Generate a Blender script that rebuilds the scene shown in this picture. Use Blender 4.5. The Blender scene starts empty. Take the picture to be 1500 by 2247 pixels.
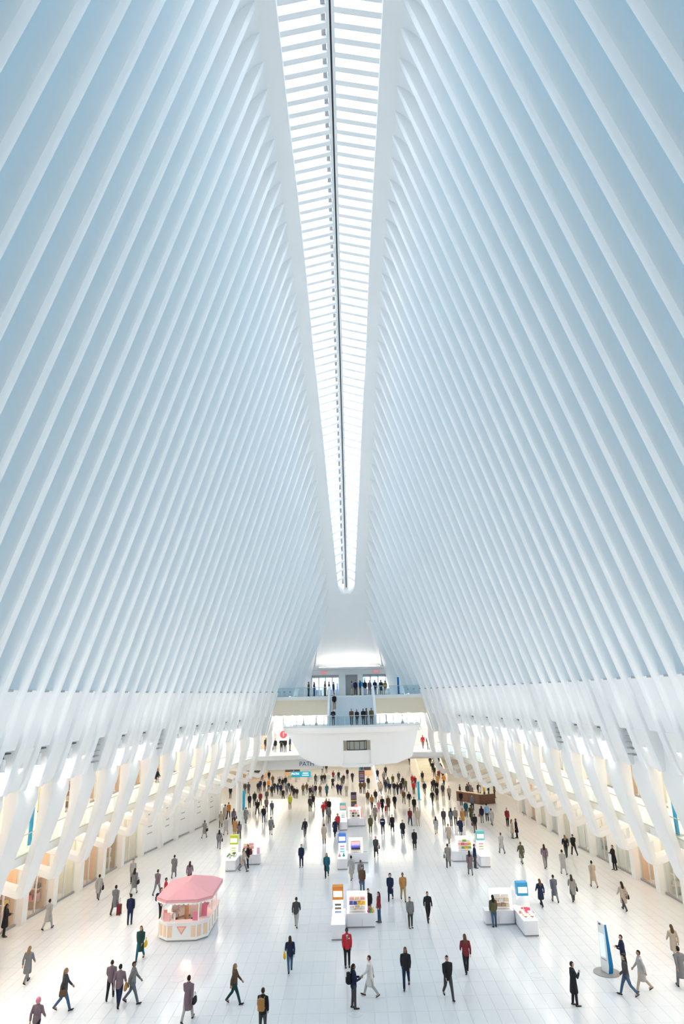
import bpy, math, random
from mathutils import Vector, Matrix
import numpy as np

# ---------------------------------------------------------------- camera, sky, exposure
S = bpy.context.scene
COL = S.collection
random.seed(7)
RS = np.random.RandomState(5)
F_PX, W_PX, H_PX, CAM_Z = 1400.0, 1500, 2247, 14.0
YAW, PITCH, ROLL = 0.005584, 0.280161, 0.0245

fwd = Vector((-math.sin(YAW)*math.cos(PITCH), math.cos(YAW)*math.cos(PITCH), math.sin(PITCH)))
right0 = Vector((math.cos(YAW), math.sin(YAW), 0))
up0 = right0.cross(fwd)
cr, sr = math.cos(ROLL), math.sin(ROLL)
cam_right = right0*cr - up0*sr
cam_up = up0*cr + right0*sr
cam = bpy.data.cameras.new('camera')
cam.sensor_fit = 'VERTICAL'
cam.sensor_height = 36.0
cam.lens = F_PX/H_PX*36.0
cam.clip_end = 500
camo = bpy.data.objects.new('camera', cam)
COL.objects.link(camo)
R3 = Matrix((cam_right, cam_up, -fwd)).transposed()
camo.matrix_world = Matrix.Translation((0, 0, CAM_Z)) @ R3.to_4x4()
S.camera = camo


def ray(px, py):
    a, b = (px-W_PX/2)/F_PX, (py-H_PX/2)/F_PX
    return cam_right*a - cam_up*b + fwd


def G(px, py, z=0.0):
    "point of the level z seen at a photograph pixel"
    r = ray(px, py)
    k = (z-CAM_Z)/r.z
    return Vector((r.x*k, r.y*k, z))


S.view_settings.view_transform = 'Standard'
S.view_settings.look = 'None'
S.view_settings.exposure = 1.58
S.view_settings.gamma = 1.0
S.view_settings.use_curve_mapping = False
S.cycles.max_bounces = 12
S.cycles.diffuse_bounces = 5
S.cycles.transparent_max_bounces = 24
S.cycles.glossy_bounces = 3
S.cycles.sample_clamp_indirect = 6.0
S.cycles.caustics_reflective = False
S.cycles.caustics_refractive = False

SKY_STRENGTH = 2.3
world = bpy.data.worlds.new('sky')
S.world = world
world.use_nodes = True
wt = world.node_tree
wt.nodes.clear()
wo = wt.nodes.new('ShaderNodeOutputWorld')
wb = wt.nodes.new('ShaderNodeBackground')
wc = wt.nodes.new('ShaderNodeTexCoord')
wn = wt.nodes.new('ShaderNodeTexNoise')
wn.inputs['Scale'].default_value = 2.6
wn.inputs['Detail'].default_value = 5
wr = wt.nodes.new('ShaderNodeValToRGB')
wr.color_ramp.elements[0].position = 0.40
wr.color_ramp.elements[0].color = (0.80, 0.90, 1.0, 1)
wr.color_ramp.elements[1].position = 0.62
wr.color_ramp.elements[1].color = (0.92, 0.96, 1.0, 1)
wt.links.new(wc.outputs['Generated'], wn.inputs['Vector'])
wt.links.new(wn.outputs['Fac'], wr.inputs['Fac'])
wt.links.new(wr.outputs['Color'], wb.inputs['Color'])
wb.inputs['Strength'].default_value = SKY_STRENGTH
wt.links.new(wb.outputs['Background'], wo.inputs['Surface'])

# strengths of the building's lamps and of the added rib fill
POD_POWER = 285.0
RIB_FILL_POWER = 175.0
GALLERY_GLOW = 5.2
SHOP_GLOW = 3.6
FAR_GLOW = 4.2

# ---------------------------------------------------------------- materials


def mat(name, col, rough=0.5, spec=0.3, noise=0.0, nscale=3.0, metal=0.0, bump=0.0):
    m = bpy.data.materials.new(name)
    m.use_nodes = True
    nt = m.node_tree
    b = nt.nodes['Principled BSDF']
    b.inputs['Base Color'].default_value = (*col, 1)
    b.inputs['Roughness'].default_value = rough
    b.inputs['Specular IOR Level'].default_value = spec
    b.inputs['Metallic'].default_value = metal
    if noise or bump:
        tc = nt.nodes.new('ShaderNodeTexCoord')
        n = nt.nodes.new('ShaderNodeTexNoise')
        n.inputs['Scale'].default_value = nscale
        n.inputs['Detail'].default_value = 4
        nt.links.new(tc.outputs['Object'], n.inputs['Vector'])
        if noise:
            mx = nt.nodes.new('ShaderNodeMix')
            mx.data_type = 'RGBA'
            mx.inputs[6].default_value = (*[c*(1-noise) for c in col], 1)
            mx.inputs[7].default_value = (*[min(1, c*(1+noise)) for c in col], 1)
            nt.links.new(n.outputs['Fac'], mx.inputs[0])
            nt.links.new(mx.outputs[2], b.inputs['Base Color'])
        if bump:
            bp = nt.nodes.new('ShaderNodeBump')
            bp.inputs['Strength'].default_value = bump
            nt.links.new(n.outputs['Fac'], bp.inputs['Height'])
            nt.links.new(bp.outputs['Normal'], b.inputs['Normal'])
    return m


def emit(name, col, s):
    m = bpy.data.materials.new(name)
    m.use_nodes = True
    b = m.node_tree.nodes['Principled BSDF']
    b.inputs['Base Color'].default_value = (*col, 1)
    b.inputs['Emission Color'].default_value = (*col, 1)
    b.inputs['Emission Strength'].default_value = s
    return m


def glassmat(name, tint, refl=0.06):
    m = bpy.data.materials.new(name)
    m.use_nodes = True
    nt = m.node_tree
    nt.nodes.clear()
    o = nt.nodes.new('ShaderNodeOutputMaterial')
    t = nt.nodes.new('ShaderNodeBsdfTransparent')
    t.inputs['Color'].default_value = (*tint, 1)
    g = nt.nodes.new('ShaderNodeBsdfGlossy')
    g.inputs['Roughness'].default_value = 0.02
    lw = nt.nodes.new('ShaderNodeLayerWeight')
    lw.inputs['Blend'].default_value = 0.5
    pw = nt.nodes.new('ShaderNodeMath')
    pw.operation = 'POWER'
    pw.inputs[1].default_value = 4.0
    nt.links.new(lw.outputs['Facing'], pw.inputs[0])
    fr = nt.nodes.new('ShaderNodeMapRange')
    fr.inputs['To Min'].default_value = 0.04
    fr.inputs['To Max'].default_value = 0.35
    nt.links.new(pw.outputs[0], fr.inputs['Value'])
    mx = nt.nodes.new('ShaderNodeMixShader')
    nt.links.new(fr.outputs[0], mx.inputs[0])
    nt.links.new(t.outputs[0], mx.inputs[1])
    nt.links.new(g.outputs[0], mx.inputs[2])
    nt.links.new(mx.outputs[0], o.inputs[0])
    return m


def objcol(name, rough, noise=0.0):
    "colour of each object comes from the object's own colour setting"
    m = bpy.data.materials.new(name)
    m.use_nodes = True
    nt = m.node_tree
    b = nt.nodes['Principled BSDF']
    b.inputs['Roughness'].default_value = rough
    b.inputs['Specular IOR Level'].default_value = 0.2
    oi = nt.nodes.new('ShaderNodeObjectInfo')
    if noise:
        tc = nt.nodes.new('ShaderNodeTexCoord')
        n = nt.nodes.new('ShaderNodeTexNoise')
        n.inputs['Scale'].default_value = 9
        nt.links.new(tc.outputs['Object'], n.inputs['Vector'])
        mp = nt.nodes.new('ShaderNodeMapRange')
        mp.inputs['To Min'].default_value = 1-noise
        mp.inputs['To Max'].default_value = 1+noise
        nt.links.new(n.outputs['Fac'], mp.inputs['Value'])
        mx = nt.nodes.new('ShaderNodeVectorMath')
        mx.operation = 'SCALE'
        nt.links.new(oi.outputs['Color'], mx.inputs[0])
        nt.links.new(mp.outputs['Result'], mx.inputs['Scale'])
        nt.links.new(mx.outputs['Vector'], b.inputs['Base Color'])
    else:
        nt.links.new(oi.outputs['Color'], b.inputs['Base Color'])
    return m


M = {
    'rib': mat('painted_steel', (0.905, 0.91, 0.91), 0.5, 0.3, 0.015, 0.6),
    'leg': mat('painted_leg', (0.90, 0.89, 0.875), 0.5, 0.3, 0.015, 0.6),
    'plaster': mat('cream_plaster', (0.84, 0.79, 0.70), 0.7, 0.2, 0.02, 1.5),
    'fascia': mat('peach_plaster', (0.90, 0.80, 0.64), 0.7, 0.2, 0.02, 1.5),
    'white': mat('white_paint', (0.86, 0.86, 0.85), 0.5, 0.3, 0.01, 2),
    'marble': mat('white_marble', (0.70, 0.715, 0.735), 0.16, 0.35, 0.025, 1.4),
    'grout': mat('grout', (0.60, 0.615, 0.635), 0.8),
    'inlay': mat('floor_inlay', (0.66, 0.67, 0.69), 0.3),
    'laminate': mat('white_laminate', (0.80, 0.79, 0.82), 0.35, 0.3, 0.01, 2),
    'kick': mat('grey_plinth', (0.34, 0.33, 0.33), 0.6, 0.3, 0.03, 4),
    'dark': mat('dark_metal', (0.06, 0.06, 0.065), 0.4, 0.4, 0.05, 6),
    'grey': mat('grey_metal', (0.40, 0.40, 0.41), 0.4, 0.4, 0.03, 6),
    'disc': mat('grey_disc', (0.30, 0.29, 0.28), 0.5, 0.3, 0.04, 6),
    'glass': glassmat('clear_glass', (0.93, 0.97, 0.98)),
    'tinted': glassmat('tinted_facade_glass', (0.265, 0.345, 0.385)),
    'skyglass': glassmat('skylight_glass', (0.96, 0.98, 1.0)),
    'railglass': glassmat('railing_glass', (0.84, 0.92, 0.95)),
    'wood': mat('brown_wood', (0.16, 0.085, 0.06), 0.5, 0.3, 0.2, 5),
    'tan': mat('tan_board', (0.66, 0.47, 0.30), 0.6, 0.2, 0.05, 4),
    'peach': mat('peach_panel', (0.84, 0.60, 0.42), 0.6, 0.2, 0.03, 4),
    'pink': mat('pink_canvas', (0.80, 0.40, 0.42), 0.8, 0.1, 0.03, 3, bump=0.05),
    'rose': mat('rose_board', (0.85, 0.33, 0.40), 0.6, 0.2, 0.03, 4),
    'coral': mat('coral_paint', (0.80, 0.34, 0.28), 0.6, 0.2, 0.03, 4),
    'blue': mat('blue_panel', (0.0, 0.165, 0.42), 0.4, 0.3, 0.03, 4),
    'cyan': mat('cyan_panel', (0.02, 0.38, 0.66), 0.4, 0.3, 0.03, 4),
    'leaf': mat('green_leaf', (0.10, 0.24, 0.035), 0.6, 0.2, 0.35, 14),
    'steel': mat('brushed_steel', (0.62, 0.64, 0.66), 0.28, 0.5, 0.03, 5, metal=0.7),
    'step': mat('grey_stone', (0.74, 0.79, 0.83), 0.6, 0.2, 0.03, 3),
    'cloth': objcol('cloth', 0.85, 0.12),
    'skin': objcol('skin', 0.55),
    'paint': objcol('coloured_paint', 0.5, 0.04),
    'eye': mat('eye', (0.03, 0.02, 0.02), 0.3),
    'lip': mat('lip', (0.40, 0.14, 0.12), 0.5),
    'lamp': emit('gallery_lamp', (1.0, 0.88, 0.72), GALLERY_GLOW),
    'shoplamp': emit('shop_lamp', (1.0, 0.76, 0.52), SHOP_GLOW),
    'farlamp': emit('concourse_lamp', (1.0, 0.88, 0.70), FAR_GLOW),
    'cove': emit('cove_lamp', (1.0, 0.92, 0.80), 1.0),
    'uplight': emit('soffit_uplight', (1.0, 0.95, 0.88), 1.7),
    'vestfill': emit('vestibule_fill', (0.95, 0.97, 1.0), 5.0),  # glow added behind the far doors
    'lit': emit('lit_panel', (1.0, 0.97, 0.93), 0.28),
    'litwarm': emit('lit_warm_panel', (1.0, 0.90, 0.78), 0.12),
    'podlamp': emit('pod_lens', (1.0, 0.94, 0.86), 8.0),
    'exit': emit('exit_red', (1.0, 0.05, 0.06), 0.45),
}

# ---------------------------------------------------------------- mesh helpers


class MB:
    def __init__(self):
        self.v, self.f, self.m = [], [], []

    def add(self, vs, fs, mi=0):
        o = len(self.v)
        self.v += [tuple(p) for p in vs]
        self.f += [tuple(i+o for i in f) for f in fs]
        self.m += [mi]*len(fs)
        return self

    def box(self, x0, x1, y0, y1, z0, z1, mi=0):
        vs = [(x, y, z) for z in (z0, z1) for y in (y0, y1) for x in (x0, x1)]
        return self.add(vs, [(0, 2, 3, 1), (4, 5, 7, 6), (0, 1, 5, 4), (2, 6, 7, 3), (0, 4, 6, 2), (1, 3, 7, 5)], mi)

    def rings(self, rings, cap=True, closed=False, mi=0):
        n = len(rings[0])
        vs = [p for r in rings for p in r]
        fs = []
        k = len(rings)
        for i in range(k if closed else k-1):
            a, b = i*n, ((i+1) % k)*n
            for j in range(n):
                j2 = (j+1) % n
                fs.append((a+j, a+j2, b+j2, b+j))
        if cap and not closed:
            fs.append(tuple(range(n-1, -1, -1)))
            fs.append(tuple((k-1)*n+j for j in range(n)))
        return self.add(vs, fs, mi)

    def prism(self, poly, y0, y1, axis='y', mi=0):
        def P(a, b, t):
            return (a, t, b) if axis == 'y' else ((a, b, t) if axis == 'z' else (t, a, b))
        return self.rings([[P(a, b, y0) for a, b in poly], [P(a, b, y1) for a, b in poly]], mi=mi)

    def tube(self, pts, rad, n=8, mi=0, flat=1.0):
        pts = [Vector(p) for p in pts]
        if not isinstance(rad, (list, tuple)):
            rad = [rad]*len(pts)
        rs = []
        for i, p in enumerate(pts):
            d = (pts[min(i+1, len(pts)-1)]-pts[max(i-1, 0)])
            d = d.normalized() if d.length > 1e-9 else Vector((0, 0, 1))
            ref = Vector((0, 1, 0)) if abs(d.y) < 0.9 else Vector((1, 0, 0))
            u = d.cross(ref).normalized()
            w = u.cross(d).normalized()
            rs.append([tuple(p+u*(rad[i]*math.cos(t))+w*(rad[i]*flat*math.sin(t)))
                       for t in [2*math.pi*j/n for j in range(n)]])
        return self.rings(rs, mi=mi)

    def ell(self, c, r, nu=10, nv=7, mi=0):
        rs = []
        for i in range(1, nv):
            th = math.pi*i/nv
            rs.append([(c[0]+r[0]*math.sin(th)*math.cos(2*math.pi*j/nu),
                        c[1]+r[1]*math.sin(th)*math.sin(2*math.pi*j/nu),
                        c[2]-r[2]*math.cos(th)) for j in range(nu)])
        return self.rings(rs, mi=mi)

    def cyl(self, x, y, z0, z1, r, n=16, r2=None, mi=0):
        r2 = r if r2 is None else r2
        a = [2*math.pi*j/n for j in range(n)]
        return self.rings([[(x+r*math.cos(t), y+r*math.sin(t), z0) for t in a],
                           [(x+r2*math.cos(t), y+r2*math.sin(t), z1) for t in a]], mi=mi)

    def build(self, name, mats, parent=None, smooth=False, loc=None, color=None, **tags):
        me = bpy.data.meshes.new(name)
        me.from_pydata(self.v, [], self.f)
        for m in (mats if isinstance(mats, list) else [mats]):
            me.materials.append(m)
        if any(self.m):
            me.polygons.foreach_set('material_index', self.m)
        fix_normals(me)
        if smooth:
            me.shade_smooth()
            if smooth != 'all':
                me.set_sharp_from_angle(angle=math.radians(40))
        return link(name, me, parent, loc, color, **tags)


def fix_normals(me):
    import bmesh
    bm = bmesh.new()
    bm.from_mesh(me)
    bmesh.ops.recalc_face_normals(bm, faces=bm.faces)
    bm.to_mesh(me)
    bm.free()


def link(name, me, parent=None, loc=None, color=None, **tags):
    o = bpy.data.objects.new(name, me)
    COL.objects.link(o)
    if parent is not None:
        o.parent = parent
    if loc is not None:
        o.location = loc
    if color is not None:
        o.color = (*color, 1)
    for k, v in tags.items():
        o[k] = v
    return o


def thing(name, label, cat, loc=(0, 0, 0), rz=0.0, group=None, sc=1.0):
    o = bpy.data.objects.new(name, None)
    COL.objects.link(o)
    o.location = loc
    o.rotation_euler = (0, 0, rz)
    o.scale = (sc, sc, sc)
    o.empty_display_size = 0.2
    o['label'] = label
    o['category'] = cat
    if group:
        o['group'] = group
    return o


def shell(name, loc=(0, 0, 0)):
    o = bpy.data.objects.new(name, None)
    COL.objects.link(o)
    o.location = loc
    o['kind'] = 'structure'
    return o


def text(name, body, size, m, parent, loc, rot, depth=0.01):
    cu = bpy.data.curves.new(name, 'FONT')
    cu.body = body
    cu.size = size
    cu.extrude = depth
    cu.align_x = 'CENTER'
    cu.align_y = 'CENTER'
    t = bpy.data.objects.new(name, cu)
    COL.objects.link(t)
    me = bpy.data.meshes.new_from_object(t.evaluated_get(bpy.context.evaluated_depsgraph_get()))
    bpy.data.objects.remove(t)
    me.name = name
    me.materials.clear()
    me.materials.append(m)
    o = bpy.data.objects.new(name, me)
    COL.objects.link(o)
    o.parent = parent
    o.location = loc
    o.rotation_euler = rot
    return o


ORD = ['first', 'second', 'third', 'fourth', 'fifth', 'sixth', 'seventh', 'eighth', 'ninth', 'tenth', 'eleventh', 'twelfth',
       'thirteenth', 'fourteenth', 'fifteenth', 'sixteenth', 'seventeenth', 'eighteenth', 'nineteenth', 'twentieth',
       'twenty-first', 'twenty-second', 'twenty-third', 'twenty-fourth', 'twenty-fifth', 'twenty-sixth', 'twenty-seventh',
       'twenty-eighth', 'twenty-ninth', 'thirtieth', 'thirty-first', 'thirty-second', 'thirty-third', 'thirty-fourth',
       'thirty-fifth', 'thirty-sixth', 'thirty-seventh', 'thirty-eighth', 'thirty-ninth', 'fortieth']

# ---------------------------------------------------------------- the hall's curves
AX = -0.15           # x of the hall's long axis
YC = 28.0            # y of the middle of the hall
_yy = [0, 3.2, 6.8, 10.5, 14, 17.8, 21.4, 25, 28.7, 32.3, 36, 39.6, 43.2, 46.9, 50.5, 54.2, 57.8, 61.4, 66]
_xl = [16.2, 16.14, 16.07, 15.94, 15.74, 15.49, 15.18, 14.79, 14.33, 13.73, 13.12, 12.45, 11.7, 10.85, 9.9, 8.9, 7.8, 6.7, 5.2]
_zt = [53.1, 52.95, 52.67, 52.4, 51.9, 51.3, 50.5, 49.4, 48.0, 46.5, 44.7, 42.6, 40.4, 37.6, 34.7, 31.5, 27.8, 23.8, 18.3]
_xt = [4.3, 4.3, 4.25, 4.18, 4.1, 4.0, 3.9, 3.82, 3.74, 3.68, 3.56, 3.42, 3.2, 3.05, 2.86, 2.62, 2.45, 2.6, 4.4]


def XL(y): return float(np.interp(abs(y-YC), _yy, _xl))
def ZT(y): return float(np.interp(abs(y-YC), _yy, _zt))
def XT(y): return float(np.interp(abs(y-YC), _yy, _xt))
def SKW(y): return float(np.interp(abs(y-YC), [0, 7, 30, 47, 57, 58.2], [3.1, 3.05, 2.65, 1.85, 1.15, 1.0]))


ZLINE, ZBOX, ZU = 14.65, 11.7, 9.55
PITCHY = 1.82


def RY(n): return 31.2+PITCHY*n
def ZG(y): return 5.56+0.0325*(y-40)      # gallery floor
def ZF(y): return 3.2+0.0275*(y-41)       # lowest point of the legs
def OFF(z, y):
    return float(np.interp(-z, [-ZLINE, -12, -ZU, -7.5, -5.6, -4.2, -ZF(y)], [0, 0.7, 1.38, 1.85, 2.4, 2.8, 3.05]))


def XS(side, y):     # storefront line, metres from x = 0
    if side < 0:
        return float(np.interp(y, [10, 44, 54.6, 58.3, 62.8, 66.5, 70, 74.8, 78.4, 84, 90], [23.1, 22.7, 21.5, 21.1, 20.7, 20, 19.2, 18.5, 17.4, 16.5, 15.5]))
    return float(np.interp(y, [10, 49, 54, 62, 66, 79, 90], [22.6, 22.0, 21.8, 21.1, 20.7, 20.4, 20]))

# ================================================================ STRUCTURE
N0, N1 = -24, 32
Y_NEAR, Y_END = RY(N0)-1.0, 94.0


def path_pt(y, t=None, z=None):
    "inner edge of a rib: t = 0 tip .. 1 line, or a height below the line"
    if z is None:
        xl, xt, zt = XL(y), XT(y), ZT(y)
        return xt+(xl-xt)*t, zt+(ZLINE-zt)*t
    return XL(y)+OFF(z, y), z


def sweep(side, yc, pts, D, Hh, near_r=0.24, far_r=0.04):
    "solid swept along pts (X, Z going down); D depth outward, Hh half width along y"
    n = len(pts)
    rs = []
    for i in range(n):
        a, b = pts[max(i-1, 0)], pts[min(i+1, n-1)]
        tx, tz = b[0]-a[0], b[1]-a[1]
        L = math.hypot(tx, tz)
        nx, nz = -tz/L, tx/L
        d, h = D[i], Hh[i]
        r = min(near_r, d*0.6, h*0.8)
        q = min(far_r, d*0.6, h*0.8)
        prof = [(0, -h+r), (r*0.30, -h+r*0.30), (r, -h), (d, -h), (d, h), (q, h), (q*0.3, h-q*0.3), (0, h-q)]
        rs.append([(AX+side*(pts[i][0]+nx*u), yc+v, pts[i][1]+nz*u) for u, v in prof])
    return MB().rings(rs)


walls = {-1: shell('wall_left'), 1: shell('wall_right')}
gap_pane_t = 0.11
POD_SKIP = {-1: {4, 8, 13, 14}, 1: {3, 6, 12}}
VENTS = {-1: {7, 13}, 1: {5, 11}}
BAYW = ['near end', 'far end']

for side in (-1, 1):
    W = walls[side]
    word = 'left' if side < 0 else 'right'
    for n in range(N0, N1+1):
        y = RY(n)
        ts = [0.0, 0.012, 0.04, 0.12, 0.5, 0.8, 1.0]
        pts = [path_pt(y, t) for t in ts]
        D = [0.06, 0.5, 1.05, 1.4, 1.6, 1.6, 1.6]
        H = [0.14, 0.20, 0.25, 0.265, 0.265, 0.265, 0.265]
        if y < 87:
            for z in (13.2, 12.0, 10.8, 9.5):
                pts.append(path_pt(y, z=z))
                D.append(1.5 if z > 11.5 else 1.2)
                H.append(0.265)
        else:
            pts.append((pts[-1][0]+0.15, 14.0))
            D.append(1.6)
            H.append(0.265)
        sweep(side, y, pts, D, H).build('rib', M['rib'], W, smooth=True)
        if n == N1:
            continue
        ym = y+PITCHY/2
        ya, yb = y+0.255, y+PITCHY-0.255

        def quadbox(mb, plist, u0, u1, ya, yb, ym=ym, side=side):
            rs = []
            for (X, Z) in plist:
                rs.append([(AX+side*(X+u0), ya, Z), (AX+side*(X+u1), ya, Z), (AX+side*(X+u1), yb, Z), (AX+side*(X+u0), yb, Z)])
            return mb.rings(rs)
        # glass between the fins
        quadbox(MB(), [path_pt(ym, gap_pane_t), path_pt(ym, 0.6), path_pt(ym, 1.0)], 1.36, 1.40, ya, yb).build('pane', M['tinted'], W)
        # smooth infill under the glass
        if y < 87:
            p = quadbox(MB(), [path_pt(ym, z=z) for z in (ZLINE-0.02, 13.2, ZBOX)], 0.2, 1.45, ya, yb).build('panel', M['rib'], W, smooth=True)
            MB().box(AX+side*(XL(ym)+0.17)-0.1, AX+side*(XL(ym)+0.17)+0.1, ya, ya+0.55, ZLINE-0.10, ZLINE+0.015).build('slot', M['grey'], p)
            if n % 2 == 0:
                # tongue with a rounded end
                pol = [(ya, ZBOX), (yb, ZBOX)]
                r = 0.48
                for k in range(7):
                    a = k*math.pi/2/6
                    pol.append((yb-r+r*math.cos(a), ZU+r-r*math.sin(a)))
                for k in range(7):
                    a = k*math.pi/2/6
                    pol.append((ya+r-r*math.sin(a), ZU+r-r*math.cos(a)))
                mb = MB()
                mb.rings([[(AX+side*(path_pt(ym, z=z)[0]+u), v, z) for v, z in pol] for u in (0.14, 0.42)])
                mb.build('tongue', M['leg'], W, smooth=True)
            else:
                # sloping web between the two ribs of a leg, then the leg itself with its hooked foot
                mb = MB()
                X1, X2 = path_pt(ym, z=ZBOX)[0], path_pt(ym, z=9.2)[0]
                mb.rings([[(AX+side*(X1+0.85), v, ZBOX), (AX+side*(X1+1.2), v, ZBOX), (AX+side*(X2+1.0), v, 9.2), (AX+side*(X2+0.12), v, 9.2)] for v in (ya-0.02, yb+0.02)])
                mb.build('web', M['leg'], W)
                zf = ZF(ym)
                xl = XL(ym)
                x1 = xl+3.05
                xe = min(abs(XS(side, ym)-AX*side)-0.1, x1+3.6)
                pts = [path_pt(ym, z=z) for z in (9.9, 8.9, 7.5, 6.4, 5.6, 4.8)]
                pts[0] = (pts[0][0]+0.30, 9.9)
                pts += [(xl+2.84, zf+0.75), (xl+2.96, zf+0.33), (xl+3.12, zf+0.10), (xl+3.42, zf+0.05), (x1+1.2, zf+0.30), (xe, zf+0.30+0.30*(xe-x1-1.2))]
                D = [0.7, 0.75, 0.5, 0.42, 0.40, 0.40, 0.42, 0.45, 0.45, 0.44, 0.42, 0.42]
                H = [1.2, 1.2, 1.04, 0.93, 0.84, 0.74, 0.63, 0.58, 0.55, 0.52, 0.48, 0.48]
                sweep(side, ym, pts, D, H, 0.16, 0.12).build('leg', M['leg'], W, smooth=True)

# ---- the roof girder on both sides of the skylight
sta = [Y_NEAR-0.5]+[RY(n)-0.91 for n in range(N0+1, N1-1)]
sta = [y for y in sta if y < 84.6]+[84.9, 85.4, 85.7, 86.0, 86.2, 86.35]


def skw(y):
    w = SKW(y)
    return w if y < 85.3 else max(0.03, 1.10*math.sqrt(max(0, 1-((y-85.3)/1.06)**2)))


roof = shell('ceiling')
for side in (-1, 1):
    rs = []
    for y in sta:
        w, zs = skw(y), ZT(y)
        pr = [(w+0.06, zs+0.75), (w, zs+0.7), (w, zs+0.02), (w+0.05, zs-0.04), (XT(y)-0.05, zs+0.0)]
        for t, u in ((0.004, 0.14), (0.012, 0.40), (0.03, 0.78), (0.06, 1.05), (0.12, 1.25)):
            X, Z = path_pt(y, t)
            pr.append((X+u, Z))
        X, Z = path_pt(y, 0.12)
        pr += [(X+1.7, Z), (XT(y)+2.2, zs+0.6)]
        rs.append([(AX+side*X, y, Z) for X, Z in pr])
    MB().rings(rs).build('girder', M['rib'], roof, smooth=True)
# closed shell beyond the skylight, coming down to the lit soffit
rs = []
for y in np.linspace(86.3, Y_END, 14):
    zs = ZT(y)
    k = (y-86.3)/(Y_END-86.3)
    half = []
    for t, u in ((0.12, 1.25), (0.06, 1.05), (0.03, 0.78), (0.012, 0.40), (0.004, 0.14)):
        X, Z = path_pt(y, t)
        half.append((X+u*(1-0.8*k), Z if k < 0.6 else max(Z, zs-0.4)))
    half.append((XT(y)-0.05, zs))
    half.append((XT(y)*0.5, zs+0.05+0.25*k))
    low = [(AX-X, y, Z) for X, Z in half]+[(AX, y, zs+0.06+0.35*k)]+[(AX+X, y, Z) for X, Z in reversed(half)]
    top = [(AX+X, y, zs+1.6) for X in (half[0][0]+0.4, 0, -half[0][0]-0.4)]
    rs.append(low+top)
MB().rings(rs).build('end_shell', M['rib'], roof, smooth=True)

# closing walls between the last ribs and the end wall
for side in (-1, 1):
    rs = []
    for y in (89.3, 90.9, 92.5, 94.4):
        lo = []
        for t in (0.0, 0.3, 0.7, 1.0):
            X, Z = path_pt(min(y, 93.9), t)
            lo.append((X+0.55, Z+0.4 if t == 0 else Z))
        lo.append((lo[-1][0]+0.2, 13.4))
        rs.append([(AX+side*X, y, Z) for X, Z in lo]+[(AX+side*(X+0.6), y, Z) for X, Z in reversed(lo)])
    MB().rings(rs).build('end_panel', M['rib'], walls[side])

# ---- skylight: gabled panes between cross bars, a split spine down the middle
sky = shell('window_1')
sky['label'] = 'long glazed skylight slot running down the middle of the roof'
yb = []
y = Y_NEAR+0.3
while y < 85.9:
    yb.append(y)
    y += PITCHY/2
RISE = 0.72


def gz(x, y): return ZT(y)+0.35+RISE*(1-abs(x)/max(SKW(y), 0.5))


for i, y in enumerate(yb):
    w = skw(y)
    mb = MB()
    for s in (-1, 1):
        rs = []
        for x in (0.16, w+0.04):
            z = gz(x, y)
            rs.append([(AX+s*x, y-0.195, z-0.20), (AX+s*x, y+0.195, z-0.20), (AX+s*x, y+0.195, z+0.09), (AX+s*x, y-0.195, z+0.09)])
        mb.rings(rs)
    mb.build('crossbar', M['rib'], sky)
    if i+1 < len(yb):
        y2 = yb[i+1]
        w2 = skw(y2)
        for s in (-1, 1):
            mb = MB()
            c = [(0.18, y), (w+0.05, y), (w2+0.05, y2), (0.18, y2)]
            mb.rings([[(AX+s*x, yy, gz(x, yy)+dz) for x, yy in c] for dz in (0.10, 0.13)])
            mb.build('pane', M['skyglass'], sky)
for s, nm in ((-1, 'spine_beam'), (1, 'spine_beam')):
    rs = []
    for y in sta:
        z = ZT(y)+0.35+RISE
        a, b = 0.06, 0.27
        rs.append([(AX+s*a, y, z-0.42), (AX+s*b, y, z-0.42), (AX+s*b, y, z+0.2), (AX+s*a, y, z+0.2)])
    MB().rings(rs).build('spine_beam', M['rib'], sky)
rs = []
for y in sta:
    z = ZT(y)+0.35+RISE
    rs.append([(AX-0.07, y, z-0.18), (AX+0.07, y, z-0.18), (AX+0.07, y, z+0.1), (AX-0.07, y, z+0.1)])
MB().rings(rs).build('spine_gasket', M['dark'], sky)
rs = []
for y in sta:
    z = ZT(y)+0.35+RISE
    rs.append([(AX-0.58, y, z-0.10), (AX-0.29, y, z-0.06), (AX-0.29, y, z+0.0), (AX-0.58, y, z-0.04)])
MB().rings(rs[:-2]).build('spine_side_strip', M['grey'], sky)  # grey strip for the dark band beside the left spine beam

def spot(name, energy, deg, blend, col, parent, loc, d):
    li = bpy.data.lights.new(name, 'SPOT')
    li.energy = energy
    li.spot_size = math.radians(deg)
    li.spot_blend = blend
    li.shadow_soft_size = 0.22
    li.color = col
    lo = bpy.data.objects.new(name, li)
    COL.objects.link(lo)
    lo.parent = parent
    lo.location = loc
    lo.rotation_euler = Vector(d).normalized().to_track_quat('-Z', 'Y').to_euler()


def pod_lights(t, l1, l2, side, n, k=1.0):
    "down light over the floor, and an added fill light brightening the ribs across the hall"
    spot('pod_light', POD_POWER*k*(1.0 if n < 10 else 0.55), 150, 0.7, (1.0, 0.93, 0.84), t, l1, (-side*0.85, 0.0, -0.75))
    spot('rib_fill', RIB_FILL_POWER*k*(1.0 if n < 6 else (0.6 if n < 14 else 0.35)), 125, 1.0, (1.0, 0.965, 0.92), t, l2, (-side*0.8, 0.22, 0.55))  # added fill with no fixture of its own, lifts the opposite ribs


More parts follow.
